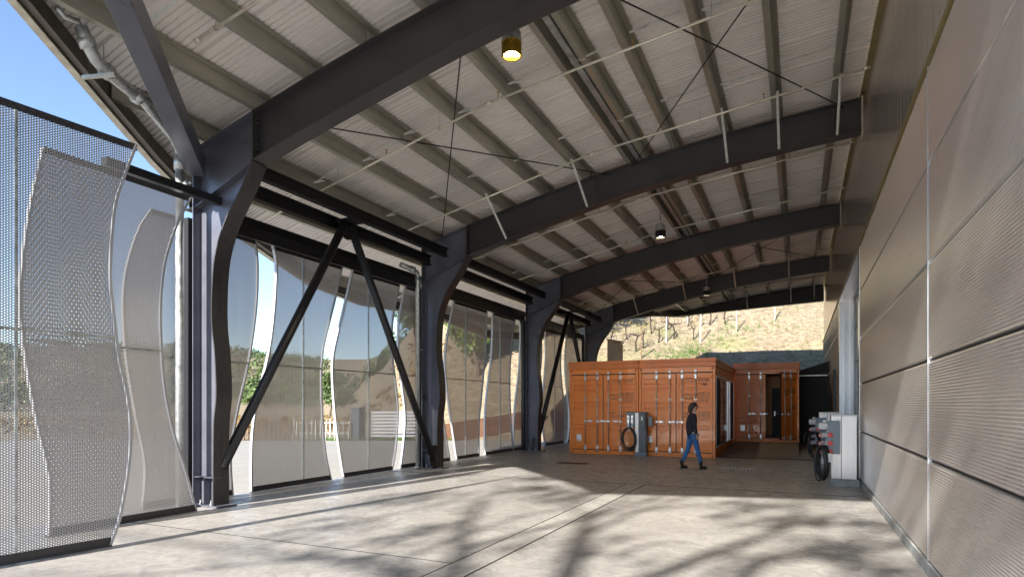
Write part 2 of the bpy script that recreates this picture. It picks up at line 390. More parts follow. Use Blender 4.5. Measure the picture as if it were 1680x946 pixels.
# front and back fascias
for nm, yy in (('front_fascia', Y0-.08), ('back_fascia', Y1+.0)):
    xsx = [eave(max(Y0, min(Y1, yy))) + (1.12-eave(max(Y0, min(Y1, yy))))*i/20 for i in range(21)]
    b = MB().slab([Vector((x, yy, zr(x)-.08)) for x in xsx], [Vector((x, yy, zr(x)+.40)) for x in xsx], (0, .06, 0)); b.build(nm, black, canopy)
# purlins (Z sections)
def first_y(x):
    y = Y0
    while y < Y1 and eave(y)+.1 > x: y += .05
    return y
def last_y(x):
    y = Y1
    while y > 20 and eave(y)+.1 > x: y -= .05
    return y
PX = [.65, -.4, -1.4, -2.45, -3.45, -4.5, -5.55, -6.6, -7.65, -8.75, -9.85, -10.95, -11.75]
def zsec(b, x, y0, y1, w=.085, h=.235):
    z = zr(x)
    b.box(x-.004, x+.004, y0, y1, z+.004, z+h-.004)
    b.box(x-w, x+.004, y0, y1, z+.0, z+.0035); b.box(x-.004, x+w, y0, y1, z+h-.0035, z+h)
    b.box(x-w, x-w+.004, y0, y1, z+.0036, z+.024)
for x in PX + [-3.10]:
    y0 = first_y(x)
    if x < -11.5: y0 = 13.2
    b = MB(); zsec(b, x, y0, last_y(x)-.01, .095 if x > -10 else .08); b.build('purlin', purl, canopy)
    # clips on every rafter
    c = MB()
    for ry in RAF:
        if ry > y0 and x > -9.1 and ry < last_y(x): c.box(x+.010, x+.018, ry-.075, ry+.075, zr(x)+.012, zr(x)+.2); c.disc((x+.018, ry-.03, zr(x)+.12), (1,0,0), .012, 6, .012); c.disc((x+.018, ry+.03, zr(x)+.12), (1,0,0), .012, 6, .012)
    if c.v: c.each('purlin_clip', galv, canopy, 3)
# bridging struts between purlins
edges = [RAF[0]-6.75] + RAF
rest = MB()
PXs = sorted(PX, reverse=True)
for bi in range(5):
    ya, yb = edges[bi], edges[bi+1]
    for fr in (.335, .68):
        yy = ya + (yb-ya)*fr
        for i in range(-1, len(PXs)-1):
            xa = 1.09 if i < 0 else PXs[i]; xb = PXs[i+1]
            if yy < first_y(xb)+.1 or yy > last_y(xb)-.1: continue
            y2 = yy + (.07 if i % 2 else -.07)
            b = rest if bi == 4 else MB()
            p, q = Vector((xa-.02, y2, zr(xa)+.05)), Vector((xb+.10, y2, zr(xb)+.05))
            b.beam(p, q, .055, .004); b.beam(p+Vector((0,.026,.02)), q+Vector((0,.026,.02)), .004, .04)
            b.beam(q+Vector((-.0,0,.006)), q+Vector((.26,0,.008)), .04, .006)
            if bi != 4: b.build('bridging_strut', bridge, canopy)
tag(rest.build('bridging_strut', bridge, canopy), kind='stuff')
# rafters
XK = -7.71
def rdep(x): return interp([(-7.71, .765), (-5.3, .72), (-3.9, .655), (1.2, .63)], x)
COLIN = [(-8.57,.02),(-8.56,1.28),(-8.5,1.81),(-8.53,2.45),(-8.60,2.98),(-8.60,3.48),(-8.53,4.06),(-8.31,4.58),(-7.93,5.1),(-7.71,5.47)]
XO = -9.05
def ribbon(b, pts, y0, y1, th):
    """flange plate following (x,z) points; th = signed offset along the left normal"""
    A = []; Bb = []
    for i, (x, z) in enumerate(pts):
        x0, z0 = pts[max(i-1,0)]; x1, z1 = pts[min(i+1,len(pts)-1)]
        l = math.hypot(x1-x0, z1-z0) or 1; nx_, nz_ = -(z1-z0)/l, (x1-x0)/l
        A.append((x, z)); Bb.append((x+nx_*th, z+nz_*th))
    n = len(A); vs = [(x,y0,z) for x,z in A]+[(x,y1,z) for x,z in A]+[(x,y0,z) for x,z in Bb]+[(x,y1,z) for x,z in Bb]
    fs = []
    for i in range(n-1):
        fs += [(i,i+1,n+i+1,n+i),(2*n+i,3*n+i,3*n+i+1,2*n+i+1),(i,2*n+i,2*n+i+1,i+1),(n+i,n+i+1,3*n+i+1,3*n+i)]
    fs += [(0,n,3*n,2*n),(n-1,3*n-1,4*n-1,2*n-1)]
    b.add(vs, fs)
inner = cat_rom(COLIN, 5)
for ri, ry in enumerate(RAF):
    xsx = [XK+.012 + (1.10-XK-.012)*i/24 for i in range(25)]
    if ri == 4: xsx = [-6.0 + (1.10+6.0)*i/24 for i in range(25)]
    top = [(x, zr(x)-.02) for x in xsx]; bot = [(x, zr(x)-rdep(x)) if ri < 4 else (x, 6.58+.045*(x+5.8)) for x in xsx]
    b = MB()
    b.slab([(x, ry-.006, z) for x, z in bot], [(x, ry-.006, z) for x, z in top], (0, .012, 0))
    ribbon(b, [(x, z+.019) for x, z in top], ry-.13, ry+.13, -.018); ribbon(b, bot, ry-.14, ry+.14, -.02)
    rf = b.build('rafter', steel if ri < 4 else black, canopy)
    sb = MB()
    for sx in ((.62,) if ri < 4 else ()):
        sb.box(sx-.006, sx+.006, ry-.125, ry-.0065, zr(sx)-rdep(sx)+.001, zr(sx)-.04)
    sb.v and sb.build('stiffener', steel, rf)
    # wall bracket (pale end strip)
    MB().box(1.102, 1.125, ry-.15, ry+.15, zr(1.1)-.75, zr(1.1)+.02).build('wall_bracket', trim_m if False else fascia_m, rf)
    if ri == 4: continue
    # column with curved knee
    col_pts_in = inner
    b = MB()
    # web: strips between outer line and inner curve, then the knee block up to the rafter line
    ins = [(x, z) for x, z in inner]
    b.slab([(XO, ry-.006, min(z, zr(XO)-.03)) for x, z in ins], [(x, ry-.006, z) for x, z in ins], (0, .012, 0))
    kn = [(XO, ins[-1][1])] + [(XO, zr(XO)-.02)] + [(XO+(XK-XO)*i/6, zr(XO+(XK-XO)*i/6)-.02) for i in range(1,7)] + [(XK, ins[-1][1])]
    b.prism(kn, 'y', ry-.006, ry+.006)
    b.box(XO-.02, XO-.001, ry-.15, ry+.15, .02, zr(XO)-.03)    # outer flange
    ribbon(b, [(XO+(XK-XO)*i/6, zr(XO+(XK-XO)*i/6)-.001) for i in range(7)], ry-.13, ry+.13, -.018)
    cb = b.build('column', steel_lit, canopy)
    fb = MB(); ribbon(fb, ins, ry-.15, ry+.15, .022); fb.build('curved_flange', steel, cb)  # plain dark charcoal, without the sky reflection coloured into the web
    sb = MB()   # splice plate at the knee with bolts, diagonal stiffener, base stiffener
    sb.box(XK-.014, XK+.012, ry-.14, ry+.14, ins[-1][1]-.03, zr(XK)+.0)
    sb.build('splice_plate', steel, cb)
    bo = MB()
    for zz in (.12, .19, .52, .60):
        for yy in (-.07, .07):
            bo.tube([(XK-.09, ry+yy, zr(XK)-zz), (XK+.085, ry+yy, zr(XK)-zz)], .011, 6)
            bo.tube([(XK-.035, ry+yy, zr(XK)-zz), (XK+.034, ry+yy, zr(XK)-zz)], .02, 6)
    bo.each('bolt', steel, cb, 2)
    sb = MB(); ribbon(sb, [(XO+.01, 4.93), (XK-.03, 5.45)], ry-.13, ry-.0065, .014); ribbon(sb, [(XO+.01, 4.93), (XK-.03, 5.45)], ry+.0065, ry+.13, .014)
    sb.box(XO+.0, -8.56, ry-.13, ry-.0065, .47, .484); sb.box(-8.83, -8.815, ry-.125, ry-.0065, .03, .468)
    sb.box(-8.62, -8.608, ry-.125, ry-.0065, 4.6, 5.0) if False else None
    sb.build('stiffener', steel_lit, cb)
    MB().box(XO-.06, -8.42, ry-.18, ry+.18, .002, .03).build('base_plate', steel_lit, cb, .004)
    ab = MB()
    for yy in (-.09, .09):
        for xx in (-8.95, -8.7): ab.tube([(xx, ry+yy, .03), (xx, ry+yy, .10)], .013, 6); ab.tube([(xx, ry+yy, .03), (xx, ry+yy, .055)], .024, 6)
    ab.each('anchor_bolt', galv, cb, 2)
    # dark post standing behind the outer flange
    MB().box(XO-.17, XO-.055, ry-.20, ry-.06, .02, 4.75).build('mullion_post', black, cb)
# longitudinal beams between columns
bays = [(RAF[i], RAF[i+1]) for i in range(3)]
for ya, yb in bays:
    zx = zr(-8.25)
    MB().box(-8.36, -8.22, ya+.16, yb-.16, 5.50, 5.52).box(-8.30, -8.28, ya+.16, yb-.16, 5.521, 5.70).box(-8.36, -8.22, ya+.16, yb-.16, 5.701, 5.72).build('eave_beam', black, canopy)
    MB().box(-8.88, -8.72, ya+.16, yb-.16, 5.33, 5.35).box(-8.81, -8.79, ya+.16, yb-.16, 5.351, 5.56).box(-8.88, -8.72, ya+.16, yb-.16, 5.561, 5.58).build('eave_beam', black, canopy)
    h = MB().box(-9.36, -9.10, ya-.1 if ya < 8 else ya+.01, yb-.01, 4.93, 4.95).box(-9.36, -9.34, ya, yb, 4.951, 5.18).box(-9.14, -9.10, ya+.152, yb-.152, 4.72, 4.929)
    h.build('header_beam', black, canopy)
MB().box(-8.66, -8.54, 5.15, 6.98, 4.93, 5.05).build('header_beam', black, canopy, .004)
# V braces
for ya, yb in (bays[0], bays[2]):
    ay = ya + 3.05
    for y0, y1, z1 in ((ay-.09, ya+.03, .62), (ay+.09, yb-.30, .28)):
        MB().tube([(-8.54, y0, 5.42), (-8.60, y1, z1)], .085, 18).build('diagonal_brace', black, canopy, smooth=True)
    b = MB().prism([(ay-.26, 5.49), (ay+.26, 5.49), (ay+.22, 5.22), (ay+.05, 5.12), (ay-.05, 5.12), (ay-.22, 5.22)], 'x', -8.56, -8.54)
    b.box(-8.86, -8.24, ay-.22, ay+.22, 5.475, 5.497); b.build('gusset_plate', black, canopy)
    b = MB().prism([(yb-.16, .02), (yb-.16, .62), (yb-.42, .62), (yb-.5, .25), (yb-.32, .02)], 'x', -8.61, -8.59); b.build('gusset_plate', black, canopy)
# diagonal outrigger beam at the first column
b = MB(); P, Q = Vector((-8.92, 6.82, 5.56)), Vector((-3.9, 1.05, 6.62))
b.beam(P, Q, .26, .34); b.build('outrigger_beam', steel_lit, canopy, .008)  # uses the lightened steel: floor-lit look is in its colour
# tension rods
def rod(x0, y0, x1, y1, rr=.012):
    MB().tube([(x0, y0, zr(x0)-.09), ((x0+x1)/2, (y0+y1)/2, zr((x0+x1)/2)-.12), (x1, y1, zr(x1)-.09)], rr, 6).build('tension_rod', black, canopy)
for i in (0, 2):
    ya, yb = bays[i]
    for xa, xb in ((-8.2, -3.95), (-3.45, .8)):
        rod(xa+.6, ya+.05, xb, yb-.05); rod(xb-.05, ya+.05, xa-.3 if xa < -5 else xa, yb-.05)
rod(-8.1, RAF[2]+.05, -3.9, RAF[3]-.05) if False else None
# flange braces: slanting galvanised angles from rafter bottoms up to purlins
for ri, xsb in ((1, (-6.6, -4.5, -1.4, -.4, .65)), (3, (-6.6, -4.5, -2.45, -.4)), (4, (-2.45, -.4, .65))):
    for x in xsb:
        ry = RAF[ri]; MB().beam((x+.03, ry-.15, zr(x)-rdep(x)-.0), (x+.03, ry-1.25, zr(x)+.03), .05, .006, (1,0,.3)).beam((x+.03, ry-.15, zr(x)-rdep(x)), (x+.03, ry-1.25, zr(x)+.03), .006, .05, (1,0,.3)).build('flange_brace', bridge, canopy)

# ------------------------------------------------------------------ sprinkler pipes (hung)
def sprinkler(y, x0, x1, label):
    t = thing('sprinkler_pipe', label, 'pipe', (0, y, 0), 0, 'sprinkler pipes under the roof')
    pts = []; n = 8
    for i in range(n+1):
        x = x0+(x1-x0)*i/n; pts.append((x, 0, zr(x)-.09-.03*math.sin(i)))
    z0 = zr(x0)-.1; z1 = zr(x1)-.09; zm = zr((x0+x1)/2)-.12
    pts = [(x0, 0, z0), ((x0*.5+x1*.5), 0, zm), (x1, 0, z1)]
    MB().tube([pts[0], pts[1]], .021, 10).tube([pts[1], pts[2]], .021, 10).build('pipe', pipe_m, t, smooth=True)
    c = MB(); c.tube([(x0-.02,0,z0),(x0+.05,0,z0+.005)], .033, 10); c.tube([(pts[1][0]-.05,0,zm-.006),(pts[1][0]+.05,0,zm+.006)], .031, 10); c.tube([(x1-.10,0,z1-.0),(x1-.05,0,z1)], .035, 10)
    c.each('coupling', pipe_m, t, smooth=True)
    def zp(x): return interp([(pts[0][0], pts[0][2]), (pts[1][0], pts[1][2]), (pts[2][0], pts[2][2])], x)
    x = x0+.35; k = 0
    while x < x1-.3:
        if k % 2 == 0:
            MB().tube([(x,0,zp(x)-.03),(x,0,zp(x)+.30)], .005, 5).tube([(x-.012,0,zp(x)),(x+.012,0,zp(x))], .030, 10).build('hanger', galv, t)
        else:
            MB().lathe([(.001,.105),(.028,.10),(.028,.095),(.009,.09),(.009,.0),(.001,0)], (x,0,zp(x)+.02), 8).build('sprinkler_head', brass_m, t)
        x += 1.15; k += 1
sprinkler(5.35, -7.0, 1.13, 'cream sprinkler pipe nearest the camera, its capped end beside the slanting outrigger beam')
sprinkler(9.2, -10.7, 1.13, 'cream sprinkler pipe crossing in front of the V brace, just past the lit lamp')
sprinkler(12.3, -9.0, 1.13, 'cream sprinkler pipe running close in front of the second rafter')
sprinkler(15.6, -8.6, 1.13, 'cream sprinkler pipe just behind the second rafter')
sprinkler(18.8, -8.7, 1.13, 'cream sprinkler pipe passing under the second lamp before the third rafter')
sprinkler(22.6, -8.7, 1.13, 'cream sprinkler pipe just behind the third rafter')
sprinkler(25.9, -8.7, 1.13, 'cream sprinkler pipe in front of the fourth rafter near the third lamp')
sprinkler(31.0, -6.6, 1.13, 'farthest cream sprinkler pipe in front of the black end rafter')

# ------------------------------------------------------------------ downpipes
t = thing('rain_pipe', 'galvanised rain pipe with bolted clamp beside the first column and an elbow at the eave', 'drain pipe', (-8.93, 6.52, 0))
MB().tube([(0,0,.02),(0,0,5.45)], .062, 16).build('pipe', galv, t, smooth=True)
MB().tube([(0,0,5.40),(0,0,5.62)], .085, 14).tube([(0,0,.02),(0,0,.05)], .09, 14).each('coupling', galv, t, smooth=True)
b = MB(); b.tube([(-.18,0,5.16),(.28,0,5.16)], .02, 8).tube([(-.0,0,5.12),(0,0,5.2)], .078, 14); b.tube([(.15,0,5.16),(.21,0,5.16)], .05, 8); b.build('pipe_clamp', galv, t)
MB().tube([(0,0,5.60),(.03,-.05,5.74),(.14,-.22,5.80),(.5,-.75,5.83),(.82,-1.22,5.86)], .06, 14).build('elbow_pipe', galv, t, smooth=True)
t = thing('overflow_pipe', 'fat galvanised pipe bend with strut bracket hanging between the eave purlins', 'drain pipe', (-7.98, 4.95, 6.02))
MB().tube([(.10,-.50,.22),(.09,-.42,.06),(.05,-.30,-.06),(-.02,-.12,-.11),(-.10,.10,-.13),(-.22,.42,-.15)], .075, 14).build('pipe', galv, t, smooth=True)
MB().tube([(.085,-.45,.12),(.08,-.39,.03)], .1, 14).tube([(.0,-.16,-.10),(-.03,-.08,-.115)], .1, 14).tube([(-.20,.36,-.148),(-.22,.43,-.15)], .1, 14).each('coupling', galv, t, smooth=True)
MB().beam((.22,-.16,-.22),(-.26,-.27,-.20), .04, .04).tube([(.0,-.17,-.2),(.0,-.17,.2)], .006, 5).build('strut_bracket', purl, t)
MB().tube([(.10,-.50,.22),(.14,-.56,.24),(.13,-.7,.22),(.16,-.8,.26)], .035, 8).build('small_fitting', galv, t, smooth=True)
def dpipe(y, label):
    t = thing('rain_pipe', label, 'drain pipe', (-9.02, y, 0))
    MB().tube([(0,0,.02),(0,0,5.0),(0,-.05,5.12),(0,-.22,5.16),(-.1,-.62,5.22)], .062, 14).build('pipe', galv, t, smooth=True)
    MB().tube([(0,0,4.86),(0,0,4.98)], .085, 14).tube([(0,-.20,5.158),(-.01,-.3,5.165)], .085, 14).tube([(0,0,.02),(0,0,.05)], .09, 14).each('coupling', galv, t, smooth=True)
    MB().box(-.02,.02,-.03,.2,3.1,3.14).box(-.02,.02,-.03,.2,1.1,1.14).each('pipe_clamp', galv, t)
dpipe(13.36, 'galvanised rain pipe with elbow standing against the second column')

# ------------------------------------------------------------------ perforated screens
def screen(X, L, Rr, ztop, mull, label, rz=0, y0=0, rail=2.45, name='perforated_screen', mids=(), pm=None):
    """L, Rr: (y,z) lists top->bottom of the left and right edges in world Y"""
    t = thing(name, label, 'metal screen', (X, y0, 0), rz, 'perforated metal screens along the open side')
    Lc = sorted([(z, y-y0) for y, z in cat_rom(L, 6)]); Rc = sorted([(z, y-y0) for y, z in cat_rom(Rr, 6)])
    zs = [.03 + (ztop-.03)*i/44 for i in range(45)]
    lw = [(interp(Lc, z), z) for z in zs]; rw = [(interp(Rc, z), z) for z in zs]
    m = MB(); m.strip([(0, y, z) for y, z in lw], [(0, y, z) for y, z in rw]); m.build('mesh_panel', pm or perf_m, t)
    for nm, E_, sg in (('edge_frame', lw, 1), ('edge_frame', rw, -1)):
        f = MB(); f.slab([(.03, y, z) for y, z in E_], [(-.03, y, z) for y, z in E_], (0, sg*.012, 0)); f.slab([(.031, y, z) for y, z in E_], [(.031, y+sg*.030, z) for y, z in E_], (.004, 0, 0)); f.build(nm, edge_m, t)
    f = MB(); a, b_ = lw[-1][0], rw[-1][0]; f.box(-.035, .006, a, b_, ztop, ztop+.012).box(.0062, .010, a, b_, ztop-.07, ztop+.012); f.build('top_rail', steel, t)
    f = MB(); a, b_ = lw[0][0], rw[0][0]; f.box(-.03, .03, a, b_, .012, .03).box(.0063, .012, a, b_, .0301, .115); f.build('bottom_rail', steel, t)
    f = MB(); yl, yr = interp(Lc, rail), interp(Rc, rail); f.box(.006, .034, yl+.015, yr-.015, rail-.013, rail+.013); f.build('middle_rail', galv, t)
    for mm in (mull,) + tuple(mids):
        if mm is not None: MB().box(.0065, .035, mm-y0-.014, mm-y0+.014, .12, ztop-.075).build('mullion', galv, t)
    return t
off = lambda E_, d: [(y+d, z) for y, z in E_]
P4L = [(8.85,4.8),(8.93,4.38),(8.86,3.39),(8.72,2.6),(8.48,1.81),(8.36,1.21),(8.32,.6),(8.32,0)]
P4R = [(10.88,4.82),(10.66,4.07),(10.47,3.51),(10.28,2.93),(10.21,2.27),(10.25,1.4),(10.34,.61),(10.52,0)]
P5L = [(11.23,4.82),(10.98,4.06),(10.73,3.31),(10.56,2.72),(10.55,2.15),(10.65,1.25),(10.79,.53),(10.91,0)]
P5R = [(13.07,4.8),(12.88,4.2),(12.76,3.64),(12.76,2.99),(12.93,2.12),(13.01,1.46),(12.93,.63),(12.75,0)]
P6L = [(13.31,4.8),(13.12,4.2),(13.0,3.69),(13.0,2.9),(13.2,2.03),(13.31,1.34),(13.23,.61),(13.09,0)]
P8L = [(15.86,4.8),(15.48,3.76),(15.31,2.97),(15.42,2.21),(15.68,1.18),(16.01,0)]
P8R = [(18.0,4.8),(17.95,3.82),(17.82,2.92),(17.61,1.85),(17.45,.98),(17.46,0)]
P9L = [(18.42,4.8),(18.31,3.33),(18.0,2.14),(17.82,1.13),(17.87,0)]
P9R = [(20.24,4.8),(19.94,3.84),(19.79,2.64),(19.84,1.47),(20.05,0)]
screen(-7.3, [(2.1,4.8),(2.1,0)], [(4.74,4.8),(4.58,4.3),(4.49,3.91),(4.45,3.19),(4.49,2.69),(4.55,2.19),(4.64,1.76),(4.68,1.3),(4.64,.81),(4.55,.31),(4.44,0)], 4.8, 3.53,
       'tall perforated screen nearest the camera, cut off by the left edge of the photo', R(-6.1), 4.42, pm=perf_near)
screen(-8.5, [(4.35,4.86),(4.18,3.9),(4.1,2.8),(4.25,1.6),(4.42,.7),(4.4,0)], [(6.40,4.86),(6.16,4.37),(5.97,3.77),(5.90,3.13),(5.91,2.59),(5.97,1.88),(6.11,1.24),(6.29,.7),(6.49,0)], 4.86, None,
       'perforated screen ending against the first column, half hidden behind the nearest screen', pm=perf_m2)
screen(-9.4, [(6.36,4.8),(6.14,4.4),(5.95,3.76),(5.9,3.19),(5.95,2.4),(6.1,1.5),(6.25,.7),(6.2,0)], [(8.44,4.8),(8.49,4.3),(8.45,3.47),(8.27,2.43),(8.04,1.59),(7.88,.77),(7.92,0)], 4.8, None,
       'perforated screen passing behind the first curved column', mids=(7.1,))
screen(-9.4, P4L, P4R, 4.8, 9.66, 'perforated screen crossed by the left leg of the near V brace', pm=perf_mid)
screen(-9.4, P5L, P5R, 4.8, 11.79, 'bulging perforated screen crossed by the right leg of the near V brace', pm=perf_mid)
screen(-9.4, P6L, [(15.35,4.8),(15.0,3.76),(14.83,2.97),(14.95,2.21),(15.25,1.18),(15.6,0)], 4.8, 14.2, 'perforated screen passing behind the second column', pm=perf_mid)
screen(-9.42, P8L, P8R, 4.8, 16.56, 'first whole perforated screen right of the second column, green tree seen through it', pm=perf_mid)
screen(-9.42, P9L, P9R, 4.8, 18.97, 'perforated screen just left of the third column', pm=perf_mid)
screen(-9.42, off(P4L, 11.75), [(22.72,4.8),(22.78,3.7),(22.55,2.6),(22.35,1.6),(22.45,.7),(22.7,0)], 4.8, 21.6, 'perforated screen just right of the third column')
screen(-9.42, [(23.1,4.8),(23.2,3.7),(23.0,2.6),(22.8,1.6),(22.9,.7),(23.15,0)], [(25.2,4.8),(24.95,3.6),(25.1,2.6),(25.45,1.6),(25.5,.7),(25.3,0)], 4.8, 24.2, 'perforated screen behind the far V brace')
screen(-9.42, [(25.7,4.8),(25.45,3.6),(25.6,2.6),(25.95,1.6),(26.0,.7),(25.8,0)], [(28.6,4.8),(28.4,3.6),(28.6,2.6),(28.8,1.6),(28.7,0)], 4.8, 27.2, 'farthest perforated screen, partly behind the orange container')
t = thing('concrete_pier', 'beige pier with sloping cap standing above the container beside the fourth column', 'pier', (-8.0, 28.6, 0))
MB().prism([(-.33, 0), (.33, 0), (.33, 4.62), (-.33, 4.80)], 'y', -.2, .2).build('shaft', beige_m, t, .01)
MB().prism([(-.37, 4.81), (.37, 4.63), (.37, 4.69), (-.37, 4.87)], 'y', -.24, .24).build('cap', fascia_m, t)

# ------------------------------------------------------------------ right-hand metal-clad building
bld = thing('metal_clad_building', 'long warehouse wall of horizontally ribbed bronze-silver metal panels along the right side', 'building', (1.15, 0, 0))
rowz = [(.135, 1.105), (1.13, 2.085), (2.11, 3.035), (3.06, 4.005), (4.03, 4.965)]
def clad(y0, y1, z0, z1, pitch):
    b = MB(); n = max(2, round((z1-z0-.03)/pitch)); p = (z1-z0-.03)/n
    prof = [(.028, z0), (.0, z0+.006), (0, z0+.015)]
    for i in range(n):
        z = z0+.015+i*p
        prof += [(-.0055, z+p*.22), (-.0075, z+p*.45), (-.0055, z+p*.68), (0, z+p*.88), (0, z+p)]
    prof += [(0, z1-.006), (.028, z1)]
    b.strip([(x, y0, z) for x, z in prof], [(x, y1, z) for x, z in prof])
    b.add([(.028,y0,z0),(0,y0,z0),(0,y0,z1),(.028,y0,z1)], [(0,1,2,3)]); b.add([(.028,y1,z0),(0,y1,z0),(0,y1,z1),(.028,y1,z1)], [(3,2,1,0)])
    return b.build('cladding_panel', cladm, bld)
for y0, y1, pt in ((-1.0, 7.135, .0225), (7.185, 14.62, .0225)):
    for z0, z1 in rowz: clad(y0, y1, z0, z1, .0262)
for y0, y1 in ((21.9, 27.9), (27.93, 36.0)):
    for z0, z1 in rowz: clad(y0, y1, z0, z1, .0225)
bk = MB().box(.03, .22, -1.0, 14.92, .0, 5.0).box(.03, .22, 21.62, 36.0, 0, 5.0).box(.03, .22, 14.92, 21.62, 4.99, 5.0); bk.each('backing_wall', gasket, bld)
MB().box(-.008, .029, 7.149, 7.171, .13, 4.98).build('joint_strip', alum, bld, .003)
MB().box(-.012, .029, 14.63, 14.66, .13, 4.98).build('joint_strip', alum, bld, .003)
MB().box(-.012, .029, 14.67, 14.92, .13, 4.98).build('door_jamb', cladup, bld)
MB().box(-.012, .029, 21.62, 21.89, .13, 4.98).build('door_jamb', cladup, bld)
MB().box(-.012, .45, 21.60, 21.618, .0, 4.98).box(.10, .16, 21.52, 21.598, 0, 4.98).box(.28, .36, 21.48, 21.598, 0, 4.98).each('door_reveal', alum, bld)
MB().box(.0, .45, 14.93, 21.6, 4.93, 4.985).build('door_head', alum, bld)
dr = MB()
for i in range(5): dr.box(.40, .44, 14.94, 21.58, .02+i*.99, 1.0+i*.985)
dr.each('door_section', grey_dk, bld, bevel=.006)
MB().box(-.02, .03, -1.0, 14.92, 0, .12).box(-.02, .03, 21.62, 36.0, 0, .12).each('plinth', plinth_m, bld, bevel=.004)
# upper smooth wall: shallow vertical ribs
b = MB(); prof = []; y = -1.0; k = 0
rnd = random.Random(3)
while y < 36:
    prof += [(.0 + rnd.uniform(-.001, .001), y), (.0+rnd.uniform(-.001, .001), y+.275), (.004, y+.28), (.004, y+.295), ]
    y += .30
b.strip([(x+.03, y, 5.06) for x, y in prof], [(x+.03, y, 8.4) for x, y in prof]); b.build('upper_cladding', cladup, bld)
MB().box(-.03, .06, -1.0, 36.0, 4.985, 5.012).box(.015, .05, -1.0, 36.0, 5.013, 5.055).build('ledge_trim', trim_m, bld, .002)
MB().box(-.05, .028, -.5, 35.2, 7.78, 7.85).build('roof_angle', trim_m, bld)
MB().box(.05, 6, -1.0, 36.0, 8.40, 8.5).box(.25, 6, 36.0, 36.1, 0, 8.4).box(.25, 6, -1.1, -1.0, 0, 8.4).box(5.9, 6.0, -1, 36, 0, 8.4).each('rear_wall', dark_wall, bld)
for i, zz in enumerate((2.45, 1.9, 1.25)):
    MB().box(-.06, -.012, 24.0, 24.12, zz, zz+.18).each('meter_plate', white_m, bld, bevel=.003)
MB().box(-.09, -.004, 23.7, 23.95, .9, 2.9).build('meter_cabinet', black, bld, .004)

# dark wall closing the far end between container and warehouse
t = thing('dark_end_wall', 'charcoal wall with pale pipe rail closing the gap right of the far container', 'wall', (0, 29.4, 0))
b = MB(); b.prism([(-.05, 0), (1.14, 0), (1.14, 3.55), (-.05, 3.16)], 'y', 0, .15)
for i in range(11): b.box(-.04+i*.108, -.01+i*.108, -.014, -.001, .1, 2.9)
b.build('wall_panel', dark_wall, t)
MB().box(-.02, 1.1, -.05, -.02, 2.93, 2.98).build('rail', galv, t)

# ------------------------------------------------------------------ shipping containers
def door_leaf(width, height, hinge_left, texts, parent, rods, plate, name='container_door'):
    """door in local x 0..width, z 0..height, front face at y=0 (towards -y)"""
    root = MB()
    fw = .055
    # height profile of the pressed panel: (z, depth)
    bands = [(height*.20, 1), (height*.475, 1), (height*.725, 1)]
    x0, x1 = fw+.02, width-fw-.02
    prof = [(.07, 0), (.085, .022)]
    for bz in (.62, 1.36, 1.98):
        prof += [(bz, .022), (bz+.02, .078), (bz+.072, .078), (bz+.084, .016), (bz+.146, .016), (bz+.158, .078), (bz+.205, .078), (bz+.225, .022)]
    prof += [(height-.17, .022), (height-.155, 0)]
    root.strip([(x0, d, z) for z, d in prof], [(x1, d, z) for z, d in prof])
    # frame members around it
    root.box(0, x0, -.002, .06, 0, height); root.box(x1, width, -.002, .06, 0, height)
    root.box(x0, x1, -.002, .06, 0, .07); root.box(x0, x1, -.002, .06, height-.155, height)
    root.box(x0, x1, .055, .06, .07, height-.155)
    leaf = root.build(name, orange, parent)
    g_ = MB(); g_.box(-.015, -.001, -.004, .05, -.01, height+.0005).box(width+.001, width+.015, -.004, .05, -.01, height+.0005).box(-.015, width+.015, -.012, .05, height+.001, height+.034).box(-.015, width+.015, -.012, .05, -.024, -.0105)
    g_.build('gasket', gasket, leaf)
    for rx in rods:
        r_ = MB().tube([(rx, -.045, -.09), (rx, -.045, height+.10)], .017, 8).build('lock_rod', rod_m, leaf, smooth=True)
        k = MB()
        for zz in (-.05, .06, .92, 1.66, height-.09):
            k.box(rx-.038, rx+.038, -.05, -.003, zz, zz+.05)
        k.box(rx-.03, rx+.03, -.06, -.003, height+.02, height+.10); k.box(rx-.032, rx+.032, -.062, -.003, .0, .13); k.box(rx-.032, rx+.032, -.062, -.003, height-.17, height-.05)
        k.each('rod_bracket', plate_m, r_, bevel=.003)
    for rx, dr_ in ((rods[0], 1 if hinge_left else -1), (rods[1], 1 if hinge_left else -1)):
        h = MB(); L = .27*dr_
        h.box(min(rx, rx+L), max(rx, rx+L), -.075, -.062, .945, .975); h.box(rx+L*.55-.035, rx+L*.55+.035, -.078, -.003, .925, .995); h.box(rx-.03, rx+.03, -.077, -.03, .93, .99)
        h.tube([(rx+L*.85, -.08, .93), (rx+L*.85, -.08, 1.0)], .02, 8); h.build('door_handle', plate_m, leaf, .004)
    hx = 0 if hinge_left else width
    for zz in (.18, .93, 1.66, 2.38):
        h = MB(); h.box(hx-.045, hx+.045, -.022, -.002, zz, zz+.07) ; h.tube([(hx-.0, -.028, zz-.012), (hx-.0, -.028, zz+.082)], .018, 8); h.build('hinge', orange, leaf, .004)
    if plate:
        px = .17 if hinge_left else width-.30
        pl = MB().box(px, px+.17, .005, .0215, .27, .50); pl.build('data_plate', plate_m, leaf, .004)
    for body, sz, tx, tz in texts:
        M = Matrix.Translation((tx, .019, tz)) @ Matrix.Rotation(R(90), 4, 'X')
        text_mesh(body, sz, M, 'stencil_marking', leaf)
    return leaf
